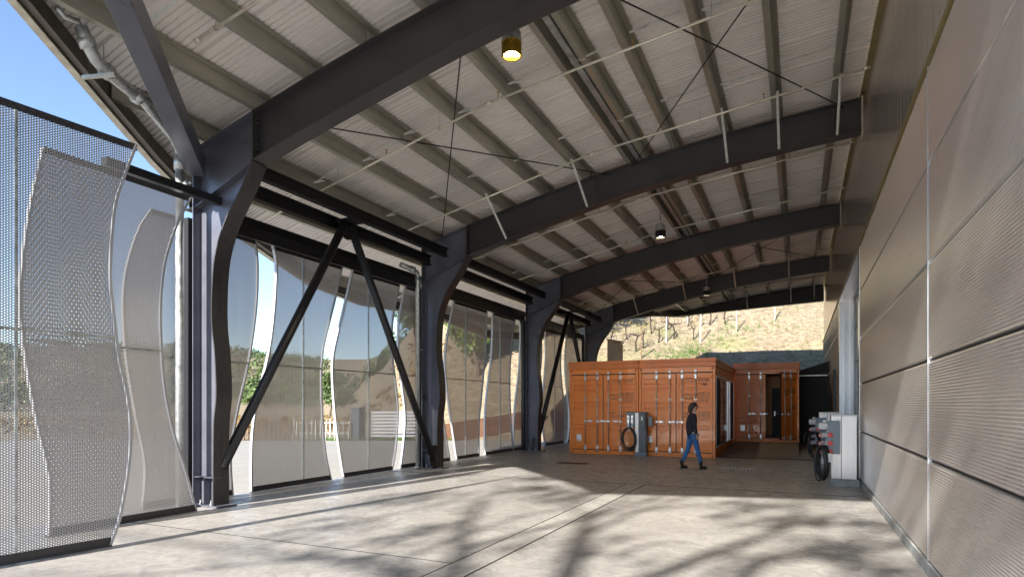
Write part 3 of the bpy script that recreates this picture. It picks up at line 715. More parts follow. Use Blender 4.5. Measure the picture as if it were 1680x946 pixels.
def container(x0, x1, y0, L, z0, label, loc_doors, right_side='wall'):
    W = x1-x0; H = 2.9
    t = thing('shipping_container', label, 'container', (x0, y0, z0), 0, 'orange shipping containers used as rooms')
    fr = MB(); ps = .075
    fr.box(0, ps, -.06, .14, 0, H-.001); fr.box(W-ps, W, -.06, .14, 0, H-.001)
    fr.box(ps, W-ps, -.055, .14, 0, .14); fr.box(ps, W-ps, -.055, .14, 2.72, H-.002)
    fr.box(0, ps, L-.14, L, 0, H-.001); fr.box(W-ps, W, L-.14, L, 0, H-.001); fr.box(ps, W-ps, L-.14, L, 0, .14)
    fr.box(ps, W-ps, L-.14, L, 2.72, H-.002)
    if right_side == 'glass': fr.box(W-.12, W-.01, .14, L-.14, 0, .30); fr.box(W-.12, W-.01, .14, L-.14, 2.62, H-.002)
    fr.each('frame_member', orange, t, bevel=.006)
    for cx in (-.006, W-.15+.006):
        for cz in (-.0+.003, H-.125):
            c = MB().box(cx, cx+.15, -.066, .11, cz, cz+.118); c.build('corner_casting', orange, t, .006)
            MB().tube([(cx+.075, -.0675, cz+.06), (cx+.075, -.066, cz+.06)], .028, 12).build('casting_hole', gasket, t)
    # roof rail cap
    cp = MB(); cp.box(-.03, W+.03, -.10, L+.03, H, H+.035); cp.box(-.018, W+.018, -.085, L+.018, H+.0351, H+.165); cp.box(-.035, W+.035, -.11, L+.035, H+.1651, H+.262); cp.build('roof_rail', orange_cap, t, .004)
    # side walls: corrugated
    def side(x, sgn):
        prof = []; y = .14; dp = .036*sgn
        while y < L-.2:
            prof += [(0, y), (0, y+.07), (dp, y+.14), (dp, y+.21)]; y += .28
        prof = [(px, min(py, L-.14)) for px, py in prof] + [(0, L-.14)]
        return MB().strip([(x+px, py, .14) for px, py in prof], [(x+px, py, 2.75) for px, py in prof])
    side(.012, 1).build('side_wall', orange, t)
    if right_side == 'wall': side(W-.012, -1).build('side_wall', orange, t)
    MB().box(.08, W-.13, .2, L-.02, .14, .17).build('inside_floor', ramp_m, t)
    MB().box(.02, W-.02, .15, L-.02, 2.80, 2.84).build('roof', orange_cap, t)
    MB().box(.06, W-.06, L-.08, L-.04, .14, 2.72).build('rear_wall', orange, t)
    return t
CW = 2.44
grp_numbers = '30.480 KGS\n67.200 LBS'
t1 = container(-7.25, -4.83, 20.15, 6.1, 0, 'left orange container of the front pair, door stencils half behind the tall cable pedestal', 2)
t2 = container(-4.81, -2.39, 20.15, 6.1, 0, 'right orange container of the front pair, glass doors along its side, person walking in front', 2, 'glass')
t3 = container(-2.41, -.0, 26.42, 6.1, .2, 'orange container at the head of the ramp, one door leaf swung open', 2)
def front_doors(t, numbers, second_open=False):
    y = -.045; z = .165; H = 2.53; w = 1.11
    def at(dx, ang=0, hinge=0):
        e = bpy.data.objects.new('door_leaf', None); return e
    la = door_leaf(w, H, True, [], t, [.50, .93], True)
    la.location = (.085, y, z)
    tx = [(numbers[0], .14, .235, 2.25), (numbers[1], .14, .66, 2.25), ('MAX.GR.\nTARE', .125, .22, 1.80), (numbers[2], .085, .66, 1.86),
          ('NET\nCU.CAP', .125, .22, 1.20), (numbers[3], .085, .66, 1.25)]
    lb = door_leaf(w, H, False, tx, t, [.18, .60], False)
    lb.location = (.085+w+.028, y, z)
    return la, lb
front_doors(t1, ('CC20', '351962', '30.480 KGS\n67.200 LBS\n2.300 KGS\n5.070 LBS', '28.180 KGS\n62.130 LBS\n33.2 CU.M'))
front_doors(t2, ('CCLU', '430063\n  188', '30.480 KGS\n67.200 LBS\n2.230 KGS\n4.920 LBS', '28.250 KGS\n62.280 LBS\n33.2 CU.M\n1.170 CU.FT'))
la, lb = front_doors(t3, ('CC20', '417762', '30.480 KGS\n67.200 LBS', '28.180 KGS\n62.130 LBS'))
# swing the right leaf of the far container open (hinge at its right edge), 60 degrees
ang = R(60); px, py = 2.41-.06, -.05
lb.rotation_euler = (0, 0, ang); w_ = 1.11
lb.location = (px - w_*math.cos(ang), py - w_*math.sin(ang), .165)
# interior of the far container
MB().box(.1, 2.3, 1.9, 1.95, .17, 2.72).build('inner_wall', tan_wall, t3)
MB().box(.06, .09, .2, 1.9, .17, 2.72).box(2.31, 2.34, .2, 1.9, .17, 2.72).each('inner_lining', tan_wall, t3)
dd = MB().box(1.36, 2.25, 1.86, 1.899, .18, 2.20).build('inner_door', dark_wall, t3, .004)
MB().box(1.45, 1.50, 1.84, 1.859, 1.02, 1.20).tube([(1.475, 1.83, 1.12), (1.60, 1.80, 1.12)], .012, 8).build('door_handle', plate_m, dd)
# glass doors on the right side of container two
xg = CW-.02-.065
yb = [(.17, 'f'), ]
gd = MB(); gd.box(xg+.035, xg+.075, .16, .24, .30, 2.62); gd.box(xg+.035, xg+.075, 5.86, 5.94, .30, 2.62); gd.box(xg+.035, xg+.075, .24, 5.86, 2.55, 2.619); gd.box(xg+.035, xg+.075, .24, 5.86, .301, .35)
gd.box(xg+.03, xg+.085, 3.62, 3.74, .351, 2.549); gd.box(xg+.03, xg+.085, 4.35, 4.43, .351, 2.549); gd.each('glass_door_frame', alum, t2, bevel=.004)
MB().box(xg+.045, xg+.06, .25, 1.25, .352, 2.548).build('dark_panel', dark_wall, t2)
MB().box(xg+.045, xg+.06, 4.44, 5.85, .352, 2.548).build('dark_panel', dark_wall, t2)
MB().box(xg+.048, xg+.056, 1.28, 3.61, .352, 2.548).box(xg+.048, xg+.056, 3.75, 4.34, .352, 2.548).each('glass_pane', glass_m, t2)
MB().box(xg+.064, xg+.075, 1.255, 1.275, .352, 2.548).box(xg+.064, xg+.075, 2.4, 2.44, .352, 2.548).each('door_stile', dark_wall, t2)

# ------------------------------------------------------------------ pedestals, cables
def coil(c, n, rx, rz, nrm, label, rr=.013, hang=None, seed=1, group='coiled black power cables'):
    """loose cable loops in the plane perpendicular to nrm (horizontal unit vector)"""
    rn = random.Random(seed); t = thing('power_cable', label, 'cable', c, 0, group)
    nv = Vector(nrm); u = Vector((0,0,1)).cross(nv).normalized(); pts = []
    N = 22
    for k in range(n):
        ax = rx*rn.uniform(.82, 1.08); az = rz*rn.uniform(.88, 1.05); ph = rn.uniform(-.15, .15); off_ = (k-(n-1)/2)*.022
        for i in range(N):
            a = 2*math.pi*i/N
            p = u*(math.sin(a+ph)*ax) + Vector((0,0,math.cos(a)*az - (1.0-math.cos(a))*.0 - az + .0)) + nv*(off_ + .012*math.sin(a*2+k))
            pts.append(p)
    MB().tube(pts, rr, 8).build('coil', cable_m, t, smooth=True)
    if hang: MB().tube([Vector(p) for p in hang], rr, 8).build('lead', cable_m, t, smooth=True)
    return t
# pedestal in front of the containers
t = thing('power_pedestal', 'grey cable pedestal standing in front of the two orange containers', 'pedestal', (-4.72, 19.82, 0))
MB().box(-.11, .25, -.16, .16, .0, .14).build('plinth', grey_box, t, .005)
MB().box(-.11, .0, -.165, .15, .141, 1.42).build('side_channel', ped_lt, t, .004)
MB().box(.001, .24, -.15, .15, .141, 1.44).build('body', grey_dk, t, .006)
MB().box(.01, .22, -.21, -.151, .90, 1.40).build('meter_box', grey_dk, t, .01)
MB().box(.09, .15, -.214, -.2101, 1.17, 1.30).build('meter_window', white_m, t, .002)
MB().box(-.40, -.111, -.14, .02, .95, 1.44).build('bracket_box', grey_box, t, .006)
for dx in (-.33, -.2):
    s_ = MB().box(dx-.045, dx+.035, -.20, -.141, 1.08, 1.34).build('valve_box', plate_m, t, .01)
    MB().tube([(dx, -.2, 1.24), (dx, -.25, 1.22)], .018, 8).build('valve', brass_m, s_)
    MB().tube([(dx, -.18, 1.08), (dx, -.19, .95), (dx+.03, -.18, .82)], .022, 8).build('hose_connector', plate_m, s_)
h = MB(); h.tube([(.24, -.02, 1.33), (.34, -.02, 1.30), (.37, -.02, 1.24)], .03, 8); h.box(.30, .43, -.09, .05, .98, 1.27); h.build('socket_hood', grey_box, t, .012)
coil((-5.02, 19.60, .93), 6, .22, .37, (0, 1, 0), 'black cable coiled on the pedestal in front of the containers', .017, seed=5)
def socket_pedestal(x, y, label, h=1.44, w=.48):
    t = thing('socket_pedestal', label, 'pedestal', (x, y, 0), 0, 'socket pedestals along the ribbed wall')
    MB().box(-.03, w+.03, -.02, .62, 0, .15).build('plinth', plinth_m, t, .006)
    MB().box(.0, .185, .03, .60, .151, h).build('body', grey_box if False else ped_lt, t, .006)
    MB().box(.186, w-.02, -.01, .60, .151, h).build('front_cabinet', ped_lt, t, .006)
    MB().box(-.005, w+.0, -.02, .61, h+.001, h+.02).build('cap', ped_lt, t, .003)
    sbx = MB().box(-.10, .155, -.06, .029, .66, 1.34).build('socket_box', grey_box, t, .012)
    MB().box(-.24, -.06, -.10, .0, 1.16, 1.30).box(-.16, -.08, -.08, .0, 1.301, 1.36).build('cable_gland', slat_m, sbx, .04)
    for zz in (1.05, .88, .71):
        MB().tube([(-.09, -.04, zz), (-.20, -.10, zz-.01)], .05, 12).build('socket', slat_m, sbx)
        MB().tube([(-.201, -.101, zz-.01), (-.21, -.106, zz-.012)], .045, 12).build('socket_rim', red_m, sbx)
        MB().tube([(-.212, -.1075, zz-.012), (-.216, -.11, zz-.013)], .026, 10).build('socket_pin', white_m, sbx)
        s_ = MB().tube([(-.02, -.061, zz), (-.02, -.10, zz)], .048, 12); s_.box(-.032, -.008, -.125, -.1, zz-.045, zz+.05); s_.build('rotary_switch', red_m, sbx, .003)
    return t
socket_pedestal(.60, 14.15, 'nearer aluminium pedestal with grey socket box and red switches against the ribbed wall')
socket_pedestal(.47, 17.6, 'farther aluminium pedestal with red switches, partly hidden behind the nearer pedestal', 1.46)
coil((.43, 13.98, .83), 9, .12, .34, (.55, .83, 0), 'thick bunch of black cable hanging from the nearer socket pedestal', .017, [(-.02,.03,-.02),(.03,.06,.08),(.02,.1,-.2),(.10,.1,-.5)], 8)
coil((.36, 17.42, .98), 7, .14, .34, (.5, .86, 0), 'black cable bunch hanging from the farther socket pedestal', .017, [(-.05,.0,0),(-.22,-.02,-.05),(-.27,-.03,-.35)], 9)
tag(MB().box(.50, .60, 13.93, 14.0, .50, .68).build('sign_plate', white_m, None, .003), 'small white plate tucked behind the cable bunch at the nearer pedestal', 'plate')

# ------------------------------------------------------------------ floor grates
def grate(x0, x1, y0, y1, n, label, name='floor_grate', along='x', fm=None, bm=None):
    t = thing(name, label, 'drain grate', (x0, y0, .002)); X, Y = x1-x0, y1-y0
    MB().box(0, X, 0, Y, 0, .003).build('pit', gasket, t)
    f = MB(); f.box(0, X, 0, .02, .003, .009).box(0, X, Y-.02, Y, .003, .009).box(0, .02, .02, Y-.02, .003, .009).box(X-.02, X, .02, Y-.02, .003, .009); f.build('grate_frame', fm or steel, t)
    b = MB()
    for i in range(n):
        x = .02+(X-.04)*(i+.5)/n; b.box(x-.25*(X-.04)/n, x+.25*(X-.04)/n, .02, Y-.02, .0031, .0085)
    b.build('grate_bars', bm or fm or steel, t)
grate(-6.30, -5.45, 16.35, 16.75, 26, 'dark square drain grate in the floor before the left container')
grate(-1.85, -1.0, 16.75, 17.15, 9, 'pale slotted drain grate in the floor right of the walking person', fm=slat_m)
grate(-2.36, .95, 20.38, 20.74, 60, 'long dark trench drain across the foot of the ramp', 'trench_drain', fm=steel)

# ------------------------------------------------------------------ lamps
def lamp(x, y, z, label, big, lit=9):
    t = thing('pendant_lamp', label, 'lamp', (x, y, z), 0, 'round pendant lamps under the roof')
    s = 1.0 if big else .95
    MB().lathe([(.001, .34), (.10, .34), (.13, .31), (.135, .22), (.145, .20), (.145, .17), (.001, .165)], (0,0,0), 24).build('housing', galv, t, smooth=False)
    MB().tube([(0,0,.34), (0,0,zr(x)+.0-z)], .014, 8).build('stem', galv, t)
    b = MB(); n = 48; prof = []
    for i in range(n):
        a = 2*math.pi*i/n; r = .142 if i % 2 else .128; prof.append((r*math.cos(a), r*math.sin(a)))
    for i in range(n):
        (xa, ya), (xb, yb_) = prof[i], prof[(i+1)%n]; b.add([(xa,ya,-.02),(xb,yb_,-.02),(xb*.98,yb_*.98,.168),(xa*.98,ya*.98,.168)], [(0,1,2,3)])
        b.add([(xa,ya,-.02),(xb,yb_,-.02),(xb*.86,yb_*.86,-.018),(xa*.86,ya*.86,-.018)], [(0,1,2,3)])
        b.add([(xa*.86,ya*.86,-.018),(xb*.86,yb_*.86,-.018),(xb*.70,yb_*.70,.05),(xa*.70,ya*.70,.05)], [(0,1,2,3)])
    b.build('ribbed_reflector', amber_m if big else black, t)
    l_ = MB().disc((0,0,.045), (0,0,1), .11, 20, .01).build('lens_plate', amber_m if big else white_m, t)
    lens = MB()
    for k in range(7):
        a = k*2*math.pi/6; r = 0 if k == 6 else .058; lens.lathe([(.001,-.012),(.018,-.008),(.026,.0),(.026,.012)], (r*math.cos(a), r*math.sin(a), .030), 10)
    lens.each('led_lens', led_m, t)
    pl = bpy.data.lights.new('lamp_light', 'SPOT'); pl.energy = 60 if big else 30; pl.color = (1, .82, .5); pl.spot_size = R(120); pl.shadow_soft_size = .08
    lo = bpy.data.objects.new('lamp_light', pl); COL.objects.link(lo); lo.parent = t; lo.location = (0,0,-.03)
lamp(-3.66, 7.75, 6.58, 'lit pendant lamp with amber ribbed shade hanging just behind the first rafter', True)
lamp(-3.45, 16.9, 6.28, 'small pendant lamp with black shade hanging in front of the third rafter', False)
lamp(-3.45, 26.2, 6.22, 'farthest small pendant lamp, hanging in front of the fourth rafter', False)
# conduit rail along the double purlin
t = thing('lamp_conduit', 'galvanised conduit track running between the paired purlins above the lamps', 'conduit', (-3.27, 0, 0))
MB().box(-.05, .05, .0, 35.0, zr(-3.27)-.002, zr(-3.27)+.03).box(-.05, -.045, 0, 35, zr(-3.27)+.031, zr(-3.27)+.08).box(.045, .05, 0, 35, zr(-3.27)+.031, zr(-3.27)+.08).build('track', galv, t)

# ------------------------------------------------------------------ walking woman
def skin_obj(name, joints, edges_, m, parent, sub=2):
    me = bpy.data.meshes.new(name); me.from_pydata([j[:3] for j in joints], edges_, []); me.materials.append(m)
    o = bpy.data.objects.new(name, me); COL.objects.link(o); o.parent = parent
    md = o.modifiers.new('skin', 'SKIN'); md.use_smooth_shade = True
    if not me.skin_vertices: me.attributes.new('skin', 'FLOAT', 'POINT')
    for i, j in enumerate(joints):
        sv = me.skin_vertices[0].data[i]; sv.radius = (j[3], j[4] if len(j) > 4 else j[3])
    me.skin_vertices[0].data[0].use_root = True
    ss = o.modifiers.new('sub', 'SUBSURF'); ss.levels = sub; ss.render_levels = sub
    return o
def sk(name, joints, edges_, m, parent, sub=2):
    me = bpy.data.meshes.new(name); me.from_pydata([j[:3] for j in joints], edges_, [])
    o = bpy.data.objects.new(name, me); COL.objects.link(o)
    md = o.modifiers.new('skin', 'SKIN'); md.use_smooth_shade = True      # adds the skin layer
    if len(me.skin_vertices) == 0:
        with bpy.context.temp_override(object=o, active_object=o, selected_objects=[o]): bpy.ops.mesh.customdata_skin_add()
    for i, j in enumerate(joints):
        me.skin_vertices[0].data[i].radius = (j[3], j[4] if len(j) > 4 else j[3]); me.skin_vertices[0].data[i].use_root = (i == 0)
    ss = o.modifiers.new('sub', 'SUBSURF'); ss.levels = sub; ss.render_levels = sub
    dg = bpy.context.evaluated_depsgraph_get(); new = bpy.data.meshes.new_from_object(o.evaluated_get(dg))
    bpy.data.objects.remove(o); new.name = name; new.materials.clear(); new.materials.append(m)
    for p in new.polygons: p.use_smooth = True
    o = bpy.data.objects.new(name, new); COL.objects.link(o); o.parent = parent; return o
wm = thing('person', 'woman in black jacket, blue jeans and black ankle boots walking right past the containers', 'person', (-2.52, 16.45, 0), R(25.24))
# local x = walking direction (image right), y = away from the camera, z up
body = sk('body', [
    (-.02, 0, .92, .095, .085), (-.015, 0, 1.10, .085, .07), (-.01, 0, 1.28, .10, .075), (0, 0, 1.42, .075, .07), (.015, 0, 1.49, .045, .045), (.035, 0, 1.56, .062, .07), (.045, 0, 1.63, .083, .072), (.035, 0, 1.69, .06, .055),
    (-.01, -.16, 1.39, .045), (.0, -.20, 1.14, .036), (.04, -.20, .92, .026), (.055, -.20, .86, .028),
    (-.01, .16, 1.39, .045), (-.07, .20, 1.14, .036), (-.05, .20, .92, .026), (-.04, .20, .86, .028),
    (.0, -.085, .86, .09), (.10, -.08, .50, .058), (.185, -.08, .12, .04), (.28, -.08, .05, .03),
    (-.03, .085, .86, .09), (-.10, .08, .50, .058), (-.27, .08, .13, .04), (-.20, .08, .045, .03)],
    [(0,1),(1,2),(2,3),(3,4),(4,5),(5,6),(6,7),(2,8),(8,9),(9,10),(10,11),(2,12),(12,13),(13,14),(14,15),(0,16),(16,17),(17,18),(18,19),(0,20),(20,21),(21,22),(22,23)], skin_m, wm)
sk('jacket', [
    (-.022, 0, .83, .160, .142), (-.022, 0, .98, .150, .130), (-.02, 0, 1.12, .125, .11), (-.015, 0, 1.28, .150, .115), (-.005, 0, 1.41, .095, .09), (.01, 0, 1.465, .066, .066),
    (-.015, -.165, 1.395, .062), (-.01, -.21, 1.15, .054), (.038, -.205, .90, .044), (-.015, .165, 1.395, .062), (-.08, .21, 1.15, .054), (-.05, .205, .90, .044)],
    [(0,1),(1,2),(2,3),(3,4),(4,5),(3,6),(6,7),(7,8),(3,9),(9,10),(10,11)], jacket_m, wm)
sk('jeans', [
    (-.02, 0, .95, .135, .115), (.0, -.085, .84, .098), (.06, -.082, .66, .078), (.10, -.08, .50, .066), (.15, -.08, .30, .058), (.182, -.08, .15, .046),
    (-.03, .085, .84, .098), (-.065, .082, .66, .078), (-.105, .08, .50, .066), (-.19, .08, .30, .058), (-.255, .08, .17, .046)],
    [(0,1),(1,2),(2,3),(3,4),(4,5),(0,6),(6,7),(7,8),(8,9),(9,10)], jeans_m, wm)
for (ax, ay, az, tx, tz) in ((.185, -.08, .13, .36, .035), (-.265, .08, .14, -.09, .035)):
    bt = sk('boot', [(ax-.0, ay, az+.11, .058), (ax+.0, ay, az-.02, .052), (ax+.02, ay, .055, .045, .04), (ax+.09, ay, .048, .042, .032), (tx-.02, ay, .036, .034, .022)], [(0,1),(1,2),(2,3),(3,4)], boot_m, wm)
    MB().box(ax-.035, ax+.03, ay-.03, ay+.03, .0, .05).box(ax+.05, tx+.0, ay-.036, ay+.036, .004, .016).build('heel', boot_m, bt, .005)
hb = MB(); n_ = 14; prof = [(.001, .098)] + [(.098*math.sin(math.pi*i/n_), .098*math.cos(math.pi*i/n_)) for i in range(1, n_)] + [(.001, -.098)]
hb.lathe(prof, (0, 0, 0), 20)
hb.v = [(x*1.0+.012+(-.015 if z < 0 else 0), y*.88, z*.98+1.655+(-.01 if x < 0 else 0)) for x, y, z in hb.v]
hb.tube([(-.03,0,1.66),(-.05,0,1.60),(-.056,0,1.54),(-.06,0,1.48),(-.055,0,1.43)], [.066,.070,.064,.05,.02], 14)
hb.build('hair', hair_m, wm, smooth=True)
# cut the face free: push hair back by placing face features proud of it
fc = sk('face', [(.085, 0, 1.645, .052, .058), (.088, 0, 1.60, .045, .05), (.082, 0, 1.562, .032, .036)], [(0,1),(1,2)], skin_m, body)
MB().prism([(.132, 1.648), (.160, 1.606), (.130, 1.600)], 'y', -.013, .013).build('nose', skin_m, body, .004)
for sy in (-1, 1):
    MB().lathe([(.001, -.007), (.009, -.004), (.009, .004), (.001, .007)], (.130, sy*.028, 1.645), 8).build('eye', eye_m, body)
    MB().tube([(.134, sy*.014, 1.662), (.128, sy*.044, 1.664)], .004, 6).build('eyebrow', hair_m, body)
MB().tube([(.131, -.018, 1.582), (.137, 0, 1.582), (.131, .018, 1.582)], .006, 6).build('mouth', lip_m, body)
for sx, hx, hy in ((1, .055, -.20), (1, -.04, .20)):
    for i, (dx, ln) in enumerate(((-.026, .062), (-.009, .072), (.009, .068), (.026, .055))):
        MB().tube([(hx+dx, hy, .845), (hx+dx+.004, hy-.0, .845-ln*.5), (hx+dx+.016, hy, .845-ln)], [.0088, .008, .006], 7).build('finger', skin_m, body, smooth=True)
    MB().tube([(hx+.03, hy-.005, .885), (hx+.052, hy-.008, .86), (hx+.056, hy-.006, .832)], [.011, .009, .007], 7).build('thumb', skin_m, body, smooth=True)

# ------------------------------------------------------------------ outside: fences, walls
def picket(y_from, y_to, n, h, m, label, seed):
    A, B = Vector(y_from), Vector(y_to); t = thing('picket_fence', label, 'fence', A); rn = random.Random(seed)
    L = B-A
    for i in range(n):
        p = L*(i/(n-1)); hh = h*rn.uniform(.9, 1.08); ln = rn.uniform(-.04, .04)
        MB().beam((p.x, p.y, hz(A.x+p.x, A.y+p.y)-.05), (p.x+ln, p.y+ln, hh), .09, .04, (L.x, L.y, 0)).build('picket', m, t)
    for z in (.3, .7*h+.15): MB().beam((0,.04,z), (L.x, L.y+.04, z), .03, .06).build('rail', m, t)
picket((-31, 18.2, 0), (-22.6, 22.3, 0), 44, 1.0, wood_st, 'rustic brown stake fence beyond the driveway, seen left of the V brace', 1)
picket((-22.4, 22.4, 0), (-19.95, 23.55, 0), 13, .95, white_wood, 'white picket fence beyond the driveway, seen in the gap between two screens', 2)
t = thing('slatted_fence', 'grey horizontal slatted screen fence at the foot of the hill', 'fence', (-19.0, 24.1, 0), math.atan2(1.35, 2.9))
for i in range(8): MB().box(.0, 3.2, -.02, .02, .12+i*.165, .12+i*.165+.10).build('slat', slat_m, t)
for x in (0, 1.07, 2.13, 3.2): MB().box(x-.04, x+.04, .021, .09, 0, 1.4).build('post', steel, t)
tag(MB().box(-19.95, -19.45, 23.75, 24.2, -.05, 1.5).box(-20.0, -19.4, 23.7, 24.25, 1.501, 1.56).build('utility_cabinet', grey_dk, None, .01), 'dark grey utility cabinet left of the slatted fence', 'cabinet')
t = thing('retaining_wall', 'low rusty steel retaining wall rising with the foot of the hill', 'wall', (-15.6, 25.4, 0), math.atan2(3.2, 3.8))
MB().prism([(0, -.1), (5.0, -.1), (5.0, 1.5), (0, .75)], 'y', 0, .08).build('steel_plate', corten, t)

# ------------------------------------------------------------------ vegetation
def leaves(b, c, rad, n, size, rn, flat=1.0):
    for _ in range(n):
        while True:
            p = Vector((rn.uniform(-1,1), rn.uniform(-1,1), rn.uniform(-1,1)))
            if p.length < 1: break
        p = Vector((p.x*rad, p.y*rad, p.z*rad*flat)) + Vector(c)
        a = Vector((rn.gauss(0,1), rn.gauss(0,1), rn.gauss(0,1))).normalized(); q = a.orthogonal().normalized(); r_ = a.cross(q)
        s_ = size*rn.uniform(.6, 1.4); b.add([p-q*s_, p+r_*s_*.55, p+q*s_, p-r_*s_*.55], [(0,1,2,3)])
def branchy(rn, base, height, r0, spread, depth, b, tips, lean=(0,0)):
    def grow(p, d, L, r, lv):
        n = 4; pts = [p]; rs = [r]; q = p.copy(); dd = d.copy()
        for i in range(n):
            dd = (dd + Vector((rn.gauss(0,.13), rn.gauss(0,.13), rn.gauss(0,.06)+.03))).normalized()
            q = q + dd*L/n; pts.append(q.copy()); rs.append(r*(1-.42*(i+1)/n))
        b.tube(pts, rs, 7 if lv < 2 else 5, False)
        if lv >= depth: tips.append(q); return
        k = rn.choice((2, 3, 3)) if lv else 3
        for j in range(k):
            a = rn.uniform(0, 2*math.pi) + j*2*math.pi/k; o_ = dd.orthogonal().normalized(); o2 = dd.cross(o_)
            nd = (dd*1.0 + (o_*math.cos(a)+o2*math.sin(a))*spread*rn.uniform(.7, 1.3)).normalized()
            grow(q, nd, L*rn.uniform(.62, .85), rs[-1]*.78, lv+1)
        if lv > 0: tips.append((pts[2]+pts[3])/2)
    grow(Vector(base), Vector((lean[0], lean[1], 1)).normalized(), height, r0, 0)
# the big tree behind the camera that throws the shadows on the floor
rn = random.Random(21)
tr = thing('oak_tree', 'large thin-crowned oak outside the canopy whose branch shadows fall on the floor', 'tree', (-4.0, -9.0, 0))
b = MB(); tips = []
b.tube([(.15,.1,-.1),(.05,0,2.5),(-.05,0,5.2),(0,0,8.1)], [.36,.27,.22,.19], 10)
def limb(p, d, L, r, lv):
    pts = [p]; rs = [r]; q = p.copy(); dd = d.copy()
    for i in range(5):
        dd = (dd + Vector((rn.gauss(0,.17), rn.gauss(0,.17), rn.gauss(0,.10)))).normalized(); q = q + dd*L/5; pts.append(q.copy()); rs.append(r*(1-.38*(i+1)/5))
    b.tube(pts, rs, 7 if lv < 2 else 5, False)
    tips.append((q, lv))
    if lv >= (3 if rn.random() < .6 else 4): return
    for j in range(3 if lv < 3 else 2):
        a = rn.uniform(0, 6.28); o_ = dd.orthogonal().normalized(); o2 = dd.cross(o_)
        limb(q if j else pts[3], (dd + (o_*math.cos(a)+o2*math.sin(a))*rn.uniform(.6, 1.1)).normalized(), L*rn.uniform(.62, .82), rs[-1]*.74, lv+1)
b.tube([(0,0,4.6),(.6,.1,6.4),(1.0,0,8.0),(1.1,-.1,9.4)], [.17,.15,.125,.10], 8); b.tube([(0,0,6.6),(-.9,.2,7.8),(-1.9,.1,8.8)], [.14,.12,.10], 8)
for bx, bz, dx, dy, dz, L, r in ((0,8.0,-.8,.1,.9,2.6,.14),(0,8.0,.35,-.1,1,2.4,.13),(1.1,9.3,.7,.1,.8,2.3,.09),(1.0,8.0,1.2,0,.35,2.9,.08),
    (-1.9,8.8,-1,0,.5,2.6,.09),(-1.9,8.8,-.2,.2,1,2.2,.09),(-1.2,8.0,-1.2,.1,.2,3.0,.08),(0,7.0,1,.2,.7,1.9,.07),(.7,6.7,1.2,0,.5,2.7,.08),(-.4,7.3,-1,.2,.5,2.0,.07)):
    limb(Vector((bx,0,bz)), Vector((dx,dy,dz)).normalized(), L, r, 0)
b.build('trunk', bark, tr, smooth=True)
b = MB()
for i, (p, lv) in enumerate(tips):
    if lv >= 3 and rn.random() < .11: leaves(b, p, rn.uniform(.35, .8), 50, .11, rn, .7)
b.build('crown', leaf_a, tr)
# trees on the hillside at left
def make_tree(seed, h, cr, m, n, lsize):
    rn = random.Random(seed); t = thing('hillside_tree', '', 'tree'); b = MB(); tips = []
    branchy(rn, (0,0,-.3), h*.33, h*.028, .7, 3, b, tips); b.build('trunk', bark, t, smooth=True)
    c = MB()
    for p in tips: leaves(c, p, cr, n, lsize, rn, .75)
    c.build('crown', m, t); return t
ta = make_tree(31, 6.5, 1.2, leaf_a, 120, .16); tb = make_tree(32, 7.0, 1.4, leaf_b, 120, .20)
spots = [(0, -17.0, 31.5, .9, 'bright green tree on the hill seen above the gap beside the second column'), (0, -15.2, 36.0, 1.0, 'green tree on the hill seen through the screen right of the second column'),
         (1, -19.5, 40.0, 1.1, 'dark green tree standing behind the bright ones on the hill'), (1, -12.9, 38.0, .95, 'dark green tree on the slope seen beside the third column'),
         (1, -34.0, 50.0, .75, 'dark oak at the left foot of the hill, beyond the slatted fence'), (0, -21.0, 52.0, .8, 'green tree high on the slope behind the far screens'),
         (1, -52, 58, .9, 'dark oak far beyond the driveway, left of the hill')]
for k, x, y, s, lb_ in spots:
    o = copy_tree(ta if k == 0 else tb); o.location = (x, y, hz(x, y)); o.scale = (s, s, s); o.rotation_euler = (0, 0, x*1.7); o['label'] = lb_; o['group'] = 'trees on the hillside'
for o in (ta, tb):
    for c in [x for x in COL.objects if x.parent == o]: bpy.data.objects.remove(c)
    bpy.data.objects.remove(o)
rn = random.Random(5); b = MB()
cnt = 0
while cnt < 900:
    a = rn.uniform(-.75, .05)-math.pi/2*0; r = rn.uniform(140, 480); az = R(90+rn.uniform(22, 75)); x, y = r*math.cos(az), r*math.sin(az)
    if x/y > -.62: continue
    s_ = rn.uniform(2.5, 4.5); leaves(b, (x, y, hz(x, y)+s_*.6), s_, 60, s_*.17, rn, .75); cnt += 1
tag(b.build('distant_woods', leaf_b), 'dark green oak woods on the low hills beyond the driveway', 'woods', kind='stuff')
# vineyard strip beyond the stake fence
b = MB()
for i in range(420):
    x = rn.uniform(-70, -22); y = 24+rn.uniform(0, 26)+(-22-x)*-.25
    leaves(b, (x, y, hz(x,y)+.5), .6, 16, .14, rn, .6)
tag(b.build('vineyard_rows', leaf_y), 'yellow and rust autumn vines growing beyond the stake fence', 'vines', kind='stuff')

